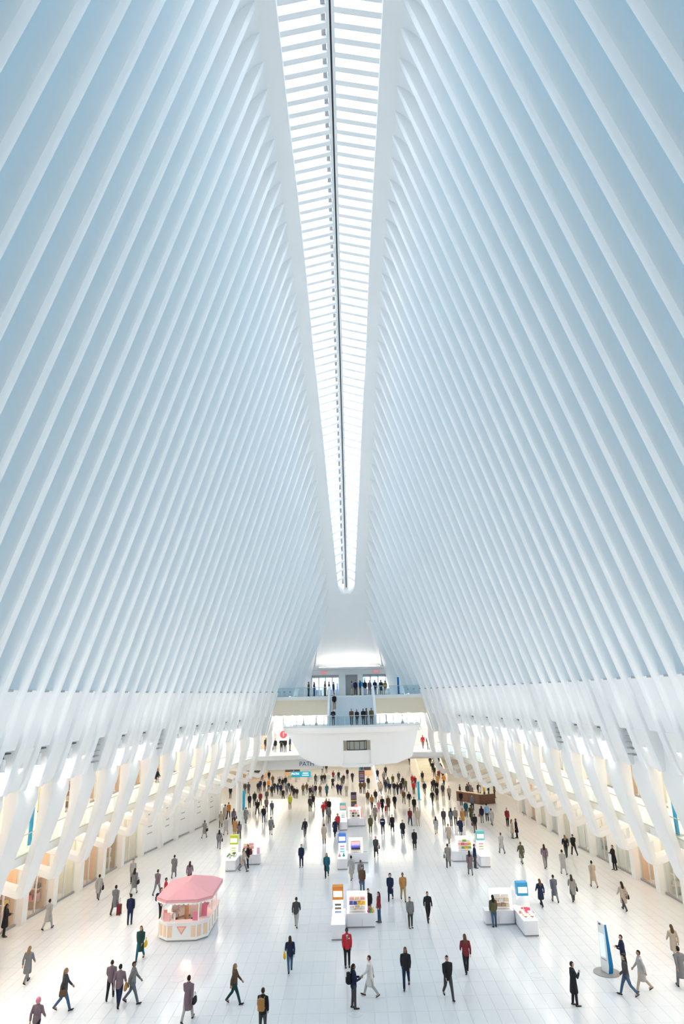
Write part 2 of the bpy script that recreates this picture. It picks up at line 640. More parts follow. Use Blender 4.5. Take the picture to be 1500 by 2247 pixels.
# ---- spotlight pods and vents in the bays under the infill
for side in (-1, 1):
    word = 'left' if side < 0 else 'right'
    for n in range(-2, 24):
        ym = RY(n)+PITCHY/2
        X = path_pt(ym, z=11.3)[0]
        x = AX+side*(X+0.42)
        if n in VENTS[side]:
            t = thing('vent_louvre', f'dark slatted vent between the ribs above the {word} gallery, {"nearer" if n < 9 else "farther"} one', 'vent', (x, ym, 0))
            for k in range(5):
                z = 11.55-0.34*k
                MB().box(-0.18, 0.18, -0.4, 0.4, z-0.035, z+0.035).build('slat', M['grey'], t)
            continue
        if n in POD_SKIP[side]:
            continue
        k = n+2
        t = thing('spotlight_pod', f'white spotlight pod in the {ORD[k]} rib bay from the near end, {word} wall', 'lamp', (x, ym, 11.05), group='spotlight pods along the walls')
        MB().box(-0.30, 0.30, -0.34, 0.34, 0.50, 0.57).build('top_plate', M['dark'], t)
        MB().cyl(0, 0.12, 0.28, 0.5, 0.06, 8).build('bracket', M['dark'], t)
        MB().cyl(-side*0.02, 0, -0.34, 0.28, 0.2, 14).build('housing', M['white'], t, smooth=True)
        MB().cyl(-side*0.02, 0, -0.375, -0.34, 0.17, 14).build('lens', M['podlamp'], t)
        MB().cyl(-side*0.05, -0.26, -0.1, 0.22, 0.085, 10).build('small_lamp', M['grey'], t, smooth=True)
        pod_lights(t, (-side*0.02, 0, -0.42), (-side*0.75, -0.26, 0.05), side, n)
    # pod row continued out of view as bare lights, added to brighten near ribs
    for n in range(-12, -2, 2):
        ym = RY(n)+PITCHY/2
        x = AX+side*(path_pt(ym, z=11.3)[0]+0.42)
        pod_lights(None, (x, ym, 10.6), (x-side*0.75, ym, 11.1), side, n, 1.3)

# ---- columns, gallery slabs, ceilings, outer walls, storefronts
Y0, Y1 = Y_NEAR, 86.0
ys = list(np.arange(Y0, Y1+0.1, 3.0))
for side in (-1, 1):
    word = 'left' if side < 0 else 'right'
    W = walls[side]

    def strip(fx0, fx1, z0, z1, name, m, parent=None, kind=True, yl=ys, side=side):
        rs = []
        for y in yl:
            a, b = fx0(y), fx1(y)
            zz0, zz1 = z0(y), z1(y)
            rs.append([(a, y, zz0), (b, y, zz0), (b, y, zz1), (a, y, zz1)])
        o = MB().rings(rs).build(name, m, parent)
        if kind and parent is None:
            o['kind'] = 'structure'
        return o

    fasc = lambda y, side=side: AX+side*(XL(y)+OFF(5.6, y)+0.66)
    outer = lambda y, side=side: side*(XS(side, y)+4.2)
    strip(fasc, outer, lambda y: ZG(y)-0.46, lambda y: ZG(y)-0.0, 'floor_gallery_'+word, M['white'])
    strip(lambda y, side=side: AX+side*(XL(y)+OFF(11.7, y)+1.15), outer, lambda y: 11.72, lambda y: 12.1, 'ceiling_gallery_'+word, M['white'])
    strip(outer, lambda y, side=side: side*(XS(side, y)+4.5), lambda y: 0.0, lambda y: 12.1, 'outer_wall', M['plaster'], W)
    # railing of the gallery
    rail = thing('gallery_railing', f'clear glass railing with thin handrail along the {word} upper gallery', 'railing')
    pairs = [n for n in range(N0+1, N1-2, 2) if RY(n) < 82]
    for n in pairs:
        a = RY(n)+PITCHY/2+0.2
        b = a+2*PITCHY-0.4
        xa, xb = fasc(a)+side*0.05, fasc(b)+side*0.05
        mb = MB()
        mb.rings([[(x+side*d, y, ZG(y)+z) for d, z in ((0, 0.0), (0.025, 0.0), (0.025, 1.0), (0, 1.0))] for x, y in ((xa, a), (xb, b))])
        mb.build('pane', M['railglass'], rail)
    MB().tube([(fasc(y)+side*0.06, y, ZG(y)+1.06) for y in ys], 0.035, 6).build('handrail', M['grey'], rail)
    MB().rings([[(fasc(y)-side*0.01, y, ZG(y)+0.0), (fasc(y)+side*0.1, y, ZG(y)), (fasc(y)+side*0.1, y, ZG(y)+0.06), (fasc(y)-side*0.01, y, ZG(y)+0.06)] for y in ys]).build('bottom_rail', M['steel'], rail)
    # columns and bays
    kcol = [44.1+3.64*k for k in range(-12, 12)]
    kcol = [y for y in kcol if 2 < y < 85]
    for y in kcol:
        x = side*XS(side, y)
        MB().box(x-0.34, x+0.34, y-0.36, y+0.36, 0.0, 11.72).build('column', M['white'], W)
    wn_ = 2 if side < 0 else 3
    for i in range(len(kcol)-1):
        ya, yb = kcol[i]+0.36, kcol[i+1]-0.36
        if ya < 14:
            continue
        ym = (ya+yb)/2
        xa, xb = XS(side, ya), XS(side, yb)
        for level in (0, 1):
            z0 = 0.0 if level == 0 else ZG(ym)
            z1 = 4.75+0.03*(ym-40)*0.9 if level == 0 else 10.4
            win = shell(f'window_{wn_+2*i*2+2*level}')

            def P(u, y, z, xa=xa, xb=xb, ya=ya, yb=yb, side=side):
                x = xa+(xb-xa)*(y-ya)/(yb-ya)
                return (side*(x+u), y, z)

            def slab(mb, u0, u1, a, b, c, d, mi=0):
                return mb.rings([[P(u0, a, c), P(u1, a, c), P(u1, a, d), P(u0, a, d)], [P(u0, b, c), P(u1, b, c), P(u1, b, d), P(u0, b, d)]], mi=mi)
            hoard = side < 0 and level == 0 and ym > 66
            rr = random.Random(i*7+level*3+(side+1)*50)
            slab(MB(), -0.05, 0.3, ya, yb, z1, z1+(0.9 if level == 0 else 1.3)).build('header', M['white'], win)
            slab(MB(), -0.03, 0.10, ya, yb, z0, z0+0.13).build('base_strip', M['kick'], win)
            if hoard:
                slab(MB(), 0.05, 0.2, ya, yb, z0+0.13, z1).build('hoarding', M['white'], win)
                for j, (zz, w) in enumerate(((3.3, 0.9), (2.7, 0.4), (2.2, 0.7), (1.6, 0.9))):
                    slab(MB(), 0.03, 0.05, ym-w/2, ym+w/2, zz, zz+0.09).build('printed_line', M['grey'], win)
                continue
            back = rr.choice(['plaster', 'peach', 'peach', 'plaster', 'tan', 'peach'] if side < 0 else ['white', 'plaster', 'plaster', 'white', 'peach'])
            slab(MB(), 2.3, 2.4, ya, yb, z0, z1+0.2).build('back_wall', M[back], win)
            mb = MB()
            for yy in (ya, yb-0.05):
                slab(mb, 0.2, 2.4, yy, yy+0.05, z0, z1)
            mb.build('side_wall', M[back], win)
            if rr.random() < (0.8 if level == 1 else 0.5):
                for q in range(3):
                    zz = z0+0.55+q*0.75
                    slab(MB(), 0.45, 2.1, yb-0.5, yb-0.06, zz, zz+0.06).build('side_shelf', M[rr.choice(['tan', 'white', 'peach'])], win)
                    u = 0.5
                    while u < 1.9:
                        w = 0.2+0.25*rr.random()
                        c = rr.choice([(0.55, 0.36, 0.22), (0.75, 0.28, 0.32), (0.72, 0.58, 0.42), (0.24, 0.18, 0.14), (0.78, 0.45, 0.42), (0.7, 0.66, 0.6), (0.8, 0.55, 0.12)])
                        slab(MB(), u, u+w*0.85, yb-0.45, yb-0.12, zz+0.06, zz+0.22+0.3*rr.random()).build('display_box', M['paint'], win, color=c)
                        u += w+0.05
            slab(MB(), 0.7, 1.9, ya+0.5, yb-0.5, z1-0.06, z1-0.02).build('ceiling_lamp', M['shoplamp'], win)
            slab(MB(), 0.2, 2.3, ya, yb, z1-0.02, z1+0.02).build('soffit', M['white'], win)
            # glass in two leaves and its mullion
            for a, b in ((ya, ym-0.03), (ym+0.03, yb)):
                slab(MB(), 0.08, 0.10, a, b, z0+0.13, z1).build('pane', M['glass'], win)
            slab(MB(), 0.04, 0.14, ym-0.03, ym+0.03, z0+0.13, z1).build('mullion', M['white'], win)
            if rr.random() < 0.75:
                nsh = rr.choice([2, 3, 3])
                for q in range(nsh):
                    zz = z0+0.75+q*0.72
                    slab(MB(), 1.75, 2.3, ya+0.3, yb-0.3, zz, zz+0.06).build('shelf', M['tan'] if rr.random() < 0.35 else M['white'], win)
                    for w in range(rr.choice([2, 3])):
                        a = ya+0.4+rr.random()*(yb-ya-1.2)
                        c = rr.choice([(0.55, 0.40, 0.28), (0.62, 0.25, 0.22), (0.7, 0.6, 0.5), (0.25, 0.2, 0.17), (0.75, 0.5, 0.45), (0.7, 0.66, 0.6)])
                        slab(MB(), 1.85, 2.2, a, a+0.25+0.3*rr.random(), zz+0.06, zz+0.25+0.25*rr.random()).build('display_box', M['paint'], win, color=c)
            else:
                slab(MB(), 1.0, 1.8, ya+0.5, yb-0.5, z0, z0+0.9).build('display_plinth', M['white'], win)
        # lamps of the gallery (upper) and of the arcade under it
        xm = side*(XS(side, ym)-1.3)
        MB().box(xm-0.35, xm+0.35, ya+0.2, yb-0.2, 11.66, 11.74).build('gallery_lamp', M['lamp'], W)
        zz = ZG(ym)-0.48
        MB().box(xm-0.22, xm+0.22, ya+0.6, yb-0.6, zz-0.05, zz).build('arcade_lamp', M['lamp'], W)

# ---- near end, behind the viewpoint
MB().box(-24, 24, Y_NEAR-0.4, Y_NEAR+0.3, 0, 56).build('wall_near', M['plaster'], kind='structure')

# ---- floor: bed with tiles laid on it, joints between
floor = MB().box(-30, 30, Y_NEAR-1.6, 99.0, -0.6, -0.012).build('floor', M['grout'], kind='structure')
TW, TD, J = 0.62, 1.5, 0.009
tile_me = MB().box(J/2, TW-J/2, J/2, TD-J/2, -0.02, 0.0).build('tile', M['marble'])
tme = tile_me.data
bpy.data.objects.remove(tile_me)
rest = MB()
tiles = []
for iy in range(-8, 46):
    y = 30.0+iy*TD
    for ix in range(-39, 39):
        x = ix*TW+0.1
        if y < 12 and abs(x) > 30:
            continue
        lx = (XS(-1, y) if x < 0 else XS(1, y))+0.6
        if abs(x+TW/2) > lx+1.5:
            continue
        tiles.append((y*1.0+abs(x)*0.02, x, y))
vis = [t for t in tiles if 32.0 <= t[2] and abs(t[1])/max(t[2], 1) < 0.45]
vis.sort()
near = set((x, y) for _, x, y in vis[:300])
for _, x, y in tiles:
    if (x, y) in near:
        link('tile', tme, floor, (x, y, 0))
    else:
        rest.box(x+J/2, x+TW-J/2, y+J/2, y+TD-J/2, -0.02, 0.0)
rest.build('floor_tiling', M['marble'], floor, kind='stuff')
for px, py in ((780, 2225), (1400, 2213), (1175, 2140), (1440, 2135), (390, 2150), (425, 2087)):
    p = G(px, py)
    mb = MB()
    a = [2*math.pi*j/28 for j in range(28)]
    mb.rings([[(p.x+r*math.cos(t), p.y+r*math.sin(t), z) for t in a] for r, z in ((0.30, 0.0), (0.30, 0.006), (0.335, 0.006), (0.335, 0.0))], cap=False, closed=True)
    mb.build('floor_ring', M['inlay'], floor)
    MB().cyl(p.x, p.y, -0.005, 0.003, 0.29, 28).build('floor_cover', M['marble'], floor)

# ================================================================ FAR END: landings, stair, concourse
ZL, ZM = 14.0, 10.7
# upper landing and its curved fascia
MB().box(-10.5, 10.5, 83.0, 95.5, 13.55, ZL).build('floor_landing_upper', M['white'], kind='structure')
for x0, x1 in ((-10.5, -2.78), (3.04, 10.5)):
    MB().box(x0, x1, 83.25, 83.6, 11.75, 13.55).build('wall_fascia', M['fascia'], kind='structure')
MB().box(-10.5, 10.5, 83.6, 90.0, 11.7, 11.85).build('ceiling_cove', M['white'], kind='structure')
MB().box(-11, 11, 87.6, 88.0, ZM, 13.5).build('wall_cove', M['white'], kind='structure')
cove = thing('cove_light', 'long bright strip light recessed under the far upper landing', 'lamp')
MB().box(-10.0, -2.9, 84.0, 87.3, 11.62, 11.70).build('strip', M['cove'], cove)
MB().box(3.1, 10.0, 84.0, 87.3, 11.62, 11.70).build('strip', M['cove'], cove)
for k in range(8):
    x = (-9.3+k*1.0) if k < 4 else (4.2+(k-4)*1.5)
    MB().cyl(x, 83.42, 11.66, 11.75, 0.11, 12).build('downlight', M['podlamp'], cove)

# lower landing: bowed slab


def bow(x): return 78.3-1.7*(1-(x/7.9)**2)


xs = list(np.linspace(-7.9, 8.1, 21))
pol = [(x, bow(x-0.1)) for x in xs]+[(8.1, 87.8), (-7.9, 87.8)]
MB().prism(pol, ZM-0.42, ZM, axis='z').build('floor_landing_lower', M['white'], kind='structure', smooth=True)
MB().rings([[(x, bow(x-0.1)-0.03+d, z) for d, z in ((0, ZM-0.2), (0.06, ZM-0.2), (0.06, ZM-0.02), (0, ZM-0.02))] for x in xs]).build('trim_1', M['inlay'], kind='structure')
pol = [(x*0.985, bow(x-0.1)+0.25) for x in xs]+[(7.9, 87.8), (-7.7, 87.8)]
MB().prism(pol, ZM-0.8, ZM-0.42, axis='z').build('ceiling_landing', M['leg'], kind='structure', smooth=True)
# abutment under it: tapering face with a portal
face = lambda pts, m=M['leg'], y0=78.1, y1=86.5: MB().prism(pts, y0, y1)
ab = shell('wall_end')
face([(-7.4, 9.95), (-5.9, 7.4), (-3.9, 6.35), (-0.95, 6.2), (-0.95, 9.0), (-0.95, 9.95)]).build('pier', M['leg'], ab)
face([(2.2, 9.95), (2.2, 6.25), (5.2, 6.45), (6.9, 7.1), (7.7, 9.95)]).build('pier', M['leg'], ab)
face([(-0.95, 9.95), (-0.95, 9.0), (2.2, 9.0), (2.2, 9.95)]).build('lintel', M['leg'], ab)
MB().box(-0.95, 2.2, 82.0, 82.3, 6.2, 9.0).build('recess_wall', M['plaster'], ab)
MB().box(-0.95, 2.2, 78.3, 82.0, 7.0, 7.15).build('recess_floor', M['white'], ab)
MB().box(-0.95, 2.2, 78.25, 78.5, 6.3, 7.9).build('recess_parapet', M['leg'], ab)
MB().box(-1.15, 2.4, 77.7, 78.15, 6.15, 6.5).build('ledge', M['white'], ab)
MB().box(-0.4, 1.7, 79.5, 81.2, 8.93, 8.99).build('recess_fill', M['lit'], ab)  # glowing panel added to lighten the dark recess
lift = thing('curved_balustrade', 'dark curved glass balustrade inside the portal below the far landing', 'railing', (0.62, 79.6, 7.9))
arc = [(1.15*math.cos(a), -0.7*math.sin(a)) for a in np.linspace(0.15, math.pi-0.15, 11)]
MB().rings([[(x*k, y*k, z) for k, z in ((1, 0), (0.97, 0), (0.97, 0.95), (1, 0.95))] for x, y in arc]).build('glass_panel', M['railglass'], lift)
for z in (0.0, 0.97):
    MB().tube([(x, y, z) for x, y in arc], 0.06, 6).build('rail', M['dark'], lift)
for x, y in arc[::2]:
    MB().tube([(x, y, 0), (x, y, 0.97)], 0.035, 6).build('post', M['wood'], lift)

# stair between the landings
stair = thing('grand_stair', 'broad pale grey stair joining the two far landings', 'stairs')
ns = 18
for k in range(ns):
    z = ZM+(ZL-ZM)*(k+1)/(ns+1)
    y = 78.9+(83.0-78.9)*k/ns
    MB().box(-2.45, 2.75, y, 83.4, z-0.175, z).build('step', M['step'], stair)
for x in (-2.75, 2.75):
    MB().prism([(78.4, ZM), (78.4, ZM+1.05), (83.2, ZL+1.15), (83.6, ZL+1.15), (83.6, ZM)], x, x+0.26, axis='x').build('parapet', M['rib'], stair)
# railings of the landings
rl = thing('landing_railing', 'glass railing along the curved edge of the lower far landing', 'railing')
for i in range(len(xs)-1):
    a, b = xs[i]+0.03, xs[i+1]-0.03
    MB().rings([[(x, bow(x-0.1)+0.12+d, z) for d, z in ((0, ZM+0.03), (0.03, ZM+0.03), (0.03, ZM+1.0), (0, ZM+1.0))] for x in (a, b)]).build('pane', M['railglass'], rl)
MB().tube([(x, bow(x-0.1)+0.13, ZM+1.06) for x in xs], 0.035, 6).build('handrail', M['steel'], rl)
for x in xs[::2]:
    MB().tube([(x, bow(x-0.1)+0.18, ZM), (x, bow(x-0.1)+0.18, ZM+1.05)], 0.03, 6).build('post', M['grey'], rl)
ru = thing('upper_landing_railing', 'glass railing along the front of the upper far landing', 'railing')
for x0, x1 in ((-10.0, -2.9), (3.1, 10.2)):
    n = 5
    for k in range(n):
        a = x0+(x1-x0)*k/n
        b = x0+(x1-x0)*(k+1)/n
        MB().box(a+0.03, b-0.03, 83.1, 83.13, ZL, ZL+1.0).build('pane', M['railglass'], ru)
    MB().tube([(x0, 83.12, ZL+1.05), (x1, 83.12, ZL+1.05)], 0.035, 6).build('handrail', M['steel'], ru)
for i, x in enumerate((-5.6, -4.1, 4.2, 6.1)):
    t = thing('escalator_end', f'grey escalator handrail loop on the lower landing, {ORD[i]} from the left', 'escalator', (x, 79.4, ZM))
    MB().tube([(0, 0, 0), (0, 0, 0.8), (0, 0.12, 0.95), (0, 0.5, 1.0), (0, 2.2, 1.0)], 0.06, 6).build('handrail', M['grey'], t)
    MB().box(-0.02, 0.02, 0.05, 2.2, 0, 0.93).build('glass_side', M['railglass'], t)
    MB().box(-0.15, 0.15, -0.1, 0.6, 0, 0.25).build('skirt', M['steel'], t)

# end wall with the two door groups
ew = shell('wall_far')
YW = 94.3


def wbox(x0, x1, z0, z1, m='rib', name='panel', y0=YW, y1=YW+0.5):
    return MB().box(x0, x1, y0, y1, z0, z1).build(name, M[m], ew)


wbox(-12, 12, 16.85, 34, 'rib', 'upper_wall')
wbox(-12, -5.4, ZL, 16.85)
wbox(6.2, 12, ZL, 16.85)
wbox(-1.55, -0.62, ZL, 16.85, y0=YW-0.25)
wbox(1.1, 1.85, ZL, 16.85, y0=YW-0.25)
wbox(-0.62, 1.1, ZL, 16.7, 'grey', 'lift_door', y0=YW+0.1)
wbox(-5.4, 6.2, 16.7, 16.85, 'grey', 'door_head', y0=YW-0.05)
wbox(-6.0, 6.6, 17.55, 17.62, 'inlay', 'joint', y0=YW-0.03)
for x in (-4.6, 3.8):
    wbox(x, x+1.3, 18.0, 18.07, 'grey', 'air_slot', y0=YW-0.04)
MB().box(-4.6, 4.6, 92.3, 94.2, 17.75, 17.87).build('trim_2', M['rib'], kind='structure')
up = thing('soffit_uplight', 'hidden uplight washing the white trapezoid soffit above the far doors', 'lamp')
MB().box(-4.3, 4.3, 92.7, 93.2, 17.87, 17.94).build('strip', M['uplight'], up)
for x0, x1, nn in ((-5.4, -1.55, 1), (1.85, 6.2, 2)):
    d = shell(f'door_{nn}')
    nl = 4
    for k in range(nl):
        a = x0+(x1-x0)*k/nl
        b = x0+(x1-x0)*(k+1)/nl
        MB().box(a+0.07, b-0.07, YW+0.15, YW+0.18, ZL+0.12, 16.6).build('pane', M['glass'], d)
        mb = MB()
        mb.box(a, a+0.06, YW+0.1, YW+0.24, ZL, 16.7).box(b-0.06, b, YW+0.1, YW+0.24, ZL, 16.7).box(a, b, YW+0.1, YW+0.24, 16.5, 16.7).box(a, b, YW+0.1, YW+0.24, ZL, ZL+0.1)
        mb.build('frame', M['steel'], d)
    xm = (x0+x1)/2-0.2
    t = thing('exit_sign', f'small red exit sign above the {"left" if nn == 1 else "right"} far doors', 'sign', (xm, YW-0.06, 17.2))
    MB().box(-0.42, 0.42, -0.04, 0.05, -0.2, 0.2).build('sign_box', M['white'], t)
    text('lettering', 'EXIT', 0.36, M['exit'], t, (0, -0.05, 0), (math.pi/2, 0, 0))
    # closed vestibule added beyond the doors to keep out the sky's glare
    MB().box(x0-0.3, x1+0.3, YW+0.5, 101, ZL-0.3, ZL).build('floor_vestibule', M['step'], kind='structure')
    MB().box(x0-0.3, x1+0.3, 97.5, 97.6, ZL, 14.9).build('wall_added_vestibule', M['grey'], kind='structure')
    MB().box(x0-0.3, x1+0.3, YW+0.5, 101, 16.9, 17.1).build('ceiling_added_vestibule', M['white'], kind='structure')
    MB().box(x0-0.4, x0-0.2, YW+0.5, 101, ZL, 17.1).build('wall_added_vestibule', M['white'], kind='structure')
    MB().box(x1+0.2, x1+0.4, YW+0.5, 101, ZL, 17.1).build('wall_added_vestibule', M['white'], kind='structure')
    MB().box(x0-0.3, x1+0.3, 100.8, 101, ZL, 17.1).build('wall_added_vestibule', M['step'], kind='structure')
    MB().box(x0+0.3, x1-0.3, 96.5, 98.5, 16.84, 16.9).build('vestibule_fill', M['vestfill'], d)  # glowing panel added to brighten the view through the doors
    rr = random.Random(nn)
    for k in range(7):
        x = x0+0.3+(x1-x0-0.6)*k/6
        MB().box(x-0.12, x+0.12, 97.3, 97.45, ZL, ZL+1.2+1.3*rr.random()).build('vestibule_post', M['paint'], d, color=rr.choice([(0.15, 0.25, 0.5), (0.6, 0.5, 0.4), (0.3, 0.35, 0.45), (0.7, 0.7, 0.75)]))
b = thing('blue_banner_stand', 'tall thin blue banner on the right of the upper far landing', 'banner', (6.15, 84.3, ZL))
MB().box(-0.12, 0.12, -0.05, 0.05, 0.05, 2.1).build('banner', M['blue'], b)
MB().cyl(0, 0, 0, 0.05, 0.3, 14).build('base', M['grey'], b)
b = thing('blue_square_sign', 'small square blue sign beside the lift door on the upper landing', 'sign', (1.55, YW-0.3, 15.5))
MB().box(-0.3, 0.3, -0.03, 0.03, -0.3, 0.3).build('board', M['cyan'], b)
MB().box(-0.03, 0.03, -0.02, 0.02, -1.5, -0.3).build('post', M['grey'], b)

# upper side floors beside the abutment (left and right), concourse beyond
MB().prism([(-17.5, 83.0), (-5.3, 84.0), (-5.3, 97), (-17.5, 97)], 6.55, 7.05, axis='z').build('floor_mezzanine_left', M['white'], kind='structure')
MB().prism([(5.9, 84.0), (20.5, 83.0), (20.5, 97), (5.9, 97)], 6.55, 7.05, axis='z').build('floor_mezzanine_right', M['white'], kind='structure')
MB().box(-15.5, -3.6, 84.6, 85.3, 5.35, 6.5).build('trim_3', M['white'], kind='structure')
MB().box(-24, 24, 86.6, 150, 6.1, 6.5).build('ceiling_concourse', M['white'], kind='structure')
MB().box(-18, -5.3, 95, 95.4, 7.05, 13.0).build('wall_mezzanine_left', M['plaster'], kind='structure')
MB().box(5.9, 21, 95, 95.4, 7.05, 13.0).build('wall_mezzanine_right', M['plaster'], kind='structure')
MB().box(-18, -5, 83.4, 95, 11.75, 12.0).build('ceiling_mezzanine_left', M['white'], kind='structure')
MB().box(5.9, 21, 83.4, 95, 11.75, 12.0).build('ceiling_mezzanine_right', M['white'], kind='structure')
MB().box(-13.2, -10.8, 94.7, 95.0, 7.05, 9.9).build('window_200', M['tan'], kind='structure')
for sx in (-1, 1):
    MB().box(sx*9.6-2, sx*9.6+2, 88, 92, 11.66, 11.75).build('mezzanine_lamp_left' if sx < 0 else 'mezzanine_lamp_right', M['litwarm'], kind='structure')  # glowing ceiling lamps over the two mezzanines
text('path_lettering', 'PATH', 0.75, M['blue'], None, (-5.6, 84.58, 5.95), (math.pi/2, 0, 0))
for o in list(COL.objects):
    if o.name == 'path_lettering':
        o['kind'] = 'structure'
t = thing('route_sign', 'white board with red disc numbered 1 hanging above left mezzanine', 'sign', (-8.85, 88.0, 9.3))
MB().box(-0.75, 0.75, 0.02, 0.10, -0.75, 0.75).build('board', M['white'], t)
MB().prism([(0.46*math.cos(a), 0.46*math.sin(a)) for a in np.linspace(0, 2*math.pi, 25)[:-1]], -0.01, 0.02).build('red_disc', M['exit'], t)
text('numeral', '1', 0.82, M['white'], t, (0, -0.03, 0), (math.pi/2, 0, 0))
for x in (-0.5, 0.5):
    MB().tube([(x, 0.06, 0.75), (x, 0.06, 2.5)], 0.03, 6).build('hanger', M['grey'], t)

# concourse: lower floor beyond a low edge, floor to the right, walls and lamps
ED = [(-24, 95.2), (-9.9, 97.4), (4.6, 100.2)]
MB().prism([(-30, 98.9), (-30, 95.0), (-24, 95.2), (-9.9, 97.4), (-1.5, 98.9)], -0.5, -0.003, axis='z').build('floor_edge', M['marble'], kind='structure')
MB().prism([(-2.6, 98.9), (4.6, 100.25), (4.6, 150), (26, 150), (26, 98.9)], -0.5, 0.0, axis='z').build('floor_concourse', M['marble'], kind='structure')
MB().box(-26, 4.6, 98.5, 150, -1.3, -0.9).build('floor_sunken', M['marble'], kind='structure')
MB().box(-26, 26, 149, 149.5, -1, 6.2).build('wall_back', M['plaster'], kind='structure')
MB().box(-24.5, -24, 86, 150, -1, 6.2).build('wall_concourse_left', M['plaster'], kind='structure')
MB().box(24, 24.5, 86, 150, -1, 6.2).build('wall_concourse_right', M['plaster'], kind='structure')
for i, yy in enumerate((92, 101, 110, 119, 128, 138)):
    for j, xx in enumerate((-15, -5, 5, 15)):
        MB().box(xx-2.6, xx+2.6, yy-0.55, yy+0.55, 6.02, 6.10).build('ceiling_lamp', M['farlamp'], bpy.data.objects['ceiling_concourse'])
# ticket gates and brown openings at the back left
for k, xx in enumerate((-13.5, -11.9, -10.3, -8.0, -6.4, -4.8, -3.2)):
    t = thing('ticket_gate', f'grey ticket gate, {ORD[k]} from the left in the row behind the crowd', 'gate', (xx, 125.5, -0.9), group='ticket gates')
    MB().box(-0.14, 0.14, -0.8, 0.8, 0, 1.0).build('cabinet', M['grey'], t)
    MB().box(0.14, 0.75, -0.03, 0.03, 0.3, 1.0).build('flap', M['railglass'], t)
for k, (xx, w) in enumerate(((-19, 5), (-11.5, 3.2), (2.5, 2.6))):
    t = thing('dark_opening', f'brown shaded booth front at the back of the concourse, {ORD[k]} from left', 'booth', (xx, 132, -0.9))
    MB().box(-w/2, w/2, 0, 1.2, 0, 3.0).build('booth_body', M['tan'], t)
    MB().box(-w/2+0.2, w/2-0.2, -0.05, 0.0, 1.0, 2.4).build('booth_window', M['dark'], t)
# right-hand back stair
st = thing('concourse_stair', 'cream stair with walkers climbing at the far right of the concourse', 'stairs', (13.4, 110, 0))
for k in range(26):
    MB().box(-2.0, 2.0, 4+0.62*k, 4+0.62*(k+1)+0.3, 0, 0.17*(k+1)).build('step', M['plaster'], st)
for x in (-2.3, 2.05):
    MB().prism([(3.5, 0), (3.5, 1.0), (20.5, 5.5), (20.5, 0)], x, x+0.25, axis='x').build('side_wall', M['plaster'], st)
p = G(524, 1780)
t = MB().cyl(p.x, p.y, 0, 6.1, 0.42, 20).build('concourse_column', M['white'], smooth=True)
t['kind'] = 'structure'

# signs on the concourse
t = thing('overhead_sign', 'long blue overhead direction sign hanging above the far left crowd', 'sign', (-7.1, 95.0, 3.66))
MB().box(-1.35, 1.35, -0.08, 0.08, -0.36, 0.36).build('board', M['cyan'], t)
text('lettering', 'PATH', 0.42, M['lit'], t, (-0.78, -0.09, 0.06), (math.pi/2, 0, 0))
for z, w in ((0.14, 0.8), (-0.12, 0.9)):
    MB().box(0.62-w/2, 0.62+w/2, -0.095, -0.08, z-0.05, z+0.05).build('printed_line', M['lit'], t)
for x in (-1.0, 1.0):
    MB().tube([(x, 0, 0.36), (x, 0, 2.45)], 0.03, 6).build('hanger', M['grey'], t)
t = thing('hanging_banner', 'dark blue hanging banner with orange text lines near middle of concourse', 'banner', (1.3, 95.0, 3.2))
MB().box(-0.40, 0.40, -0.03, 0.03, -0.75, 0.75).build('cloth', M['paint'], t, color=(0.05, 0.05, 0.16))
for k, c in enumerate(((0.6, 0.2, 0.05), (0.7, 0.35, 0.1), (0.5, 0.5, 0.6), (0.55, 0.25, 0.1), (0.5, 0.5, 0.6))):
    MB().box(-0.28, 0.28, -0.04, -0.03, 0.48-0.24*k, 0.56-0.24*k).build('printed_line', M['paint'], t, color=c)
MB().box(-0.36, -0.16, -0.05, 0.05, 0.8, 1.45).build('blue_tab', M['cyan'], t)
MB().box(-0.36, 0.36, -0.04, 0.04, 0.75, 0.8).build('bar', M['grey'], t)
for x in (-0.3, 0.3):
    MB().tube([(x, 0, 0.8), (x, 0, 2.9)], 0.02, 6).build('hanger', M['grey'], t)
t = thing('dark_poster_board', 'dark standing poster board with yellow band behind the red kiosk', 'sign', (0.1, 88.0, 0))
MB().box(-0.36, 0.36, -0.08, 0.08, 0, 2.15).build('board', M['paint'], t, color=(0.07, 0.05, 0.08))
MB().box(-0.33, 0.33, -0.095, -0.08, 1.35, 1.85).build('grey_picture', M['paint'], t, color=(0.22, 0.16, 0.24))
MB().box(-0.33, 0.33, -0.095, -0.08, 1.08, 1.26).build('yellow_band', M['paint'], t, color=(0.65, 0.5, 0.08))
MB().box(-0.33, 0.33, -0.095, -0.08, 0.5, 0.95).build('lower_picture', M['paint'], t, color=(0.13, 0.12, 0.14))
for px, py, lab in ((534, 1777, 'slim cyan totem beside the white round column at far left'), (919, 1755, 'slim light blue totem standing in the crowd, far right')):
    p = G(px, py)
    t = thing('slim_totem', lab, 'sign', p)
    MB().box(-0.15, 0.15, -0.12, 0.12, 0.04, 2.3).build('blade', M['cyan'], t)
    MB().cyl(0, 0, 0, 0.04, 0.34, 16).build('base', M['disc'], t)
for px, py, side, lab in ((64, 1856, -1, 'thin blue banner pole on the near left gallery'), (1487, 1833, 1, 'thin blue banner pole on the near right gallery')):
    z = 5.6
    p = G(px, py, z)
    t = thing('banner_pole', lab, 'banner', p)
    MB().box(-0.05, 0.05, -0.16, 0.16, 0.04, 2.6).build('banner', M['cyan'], t)
    MB().cyl(0, 0, 0, 0.04, 0.34, 14).build('base', M['grey'], t)
p = G(82, 1772, 6.9)
t = thing('yellow_poster', 'bright yellow poster in the near left upper shop window', 'poster', (p.x-0.0, p.y, 6.9))
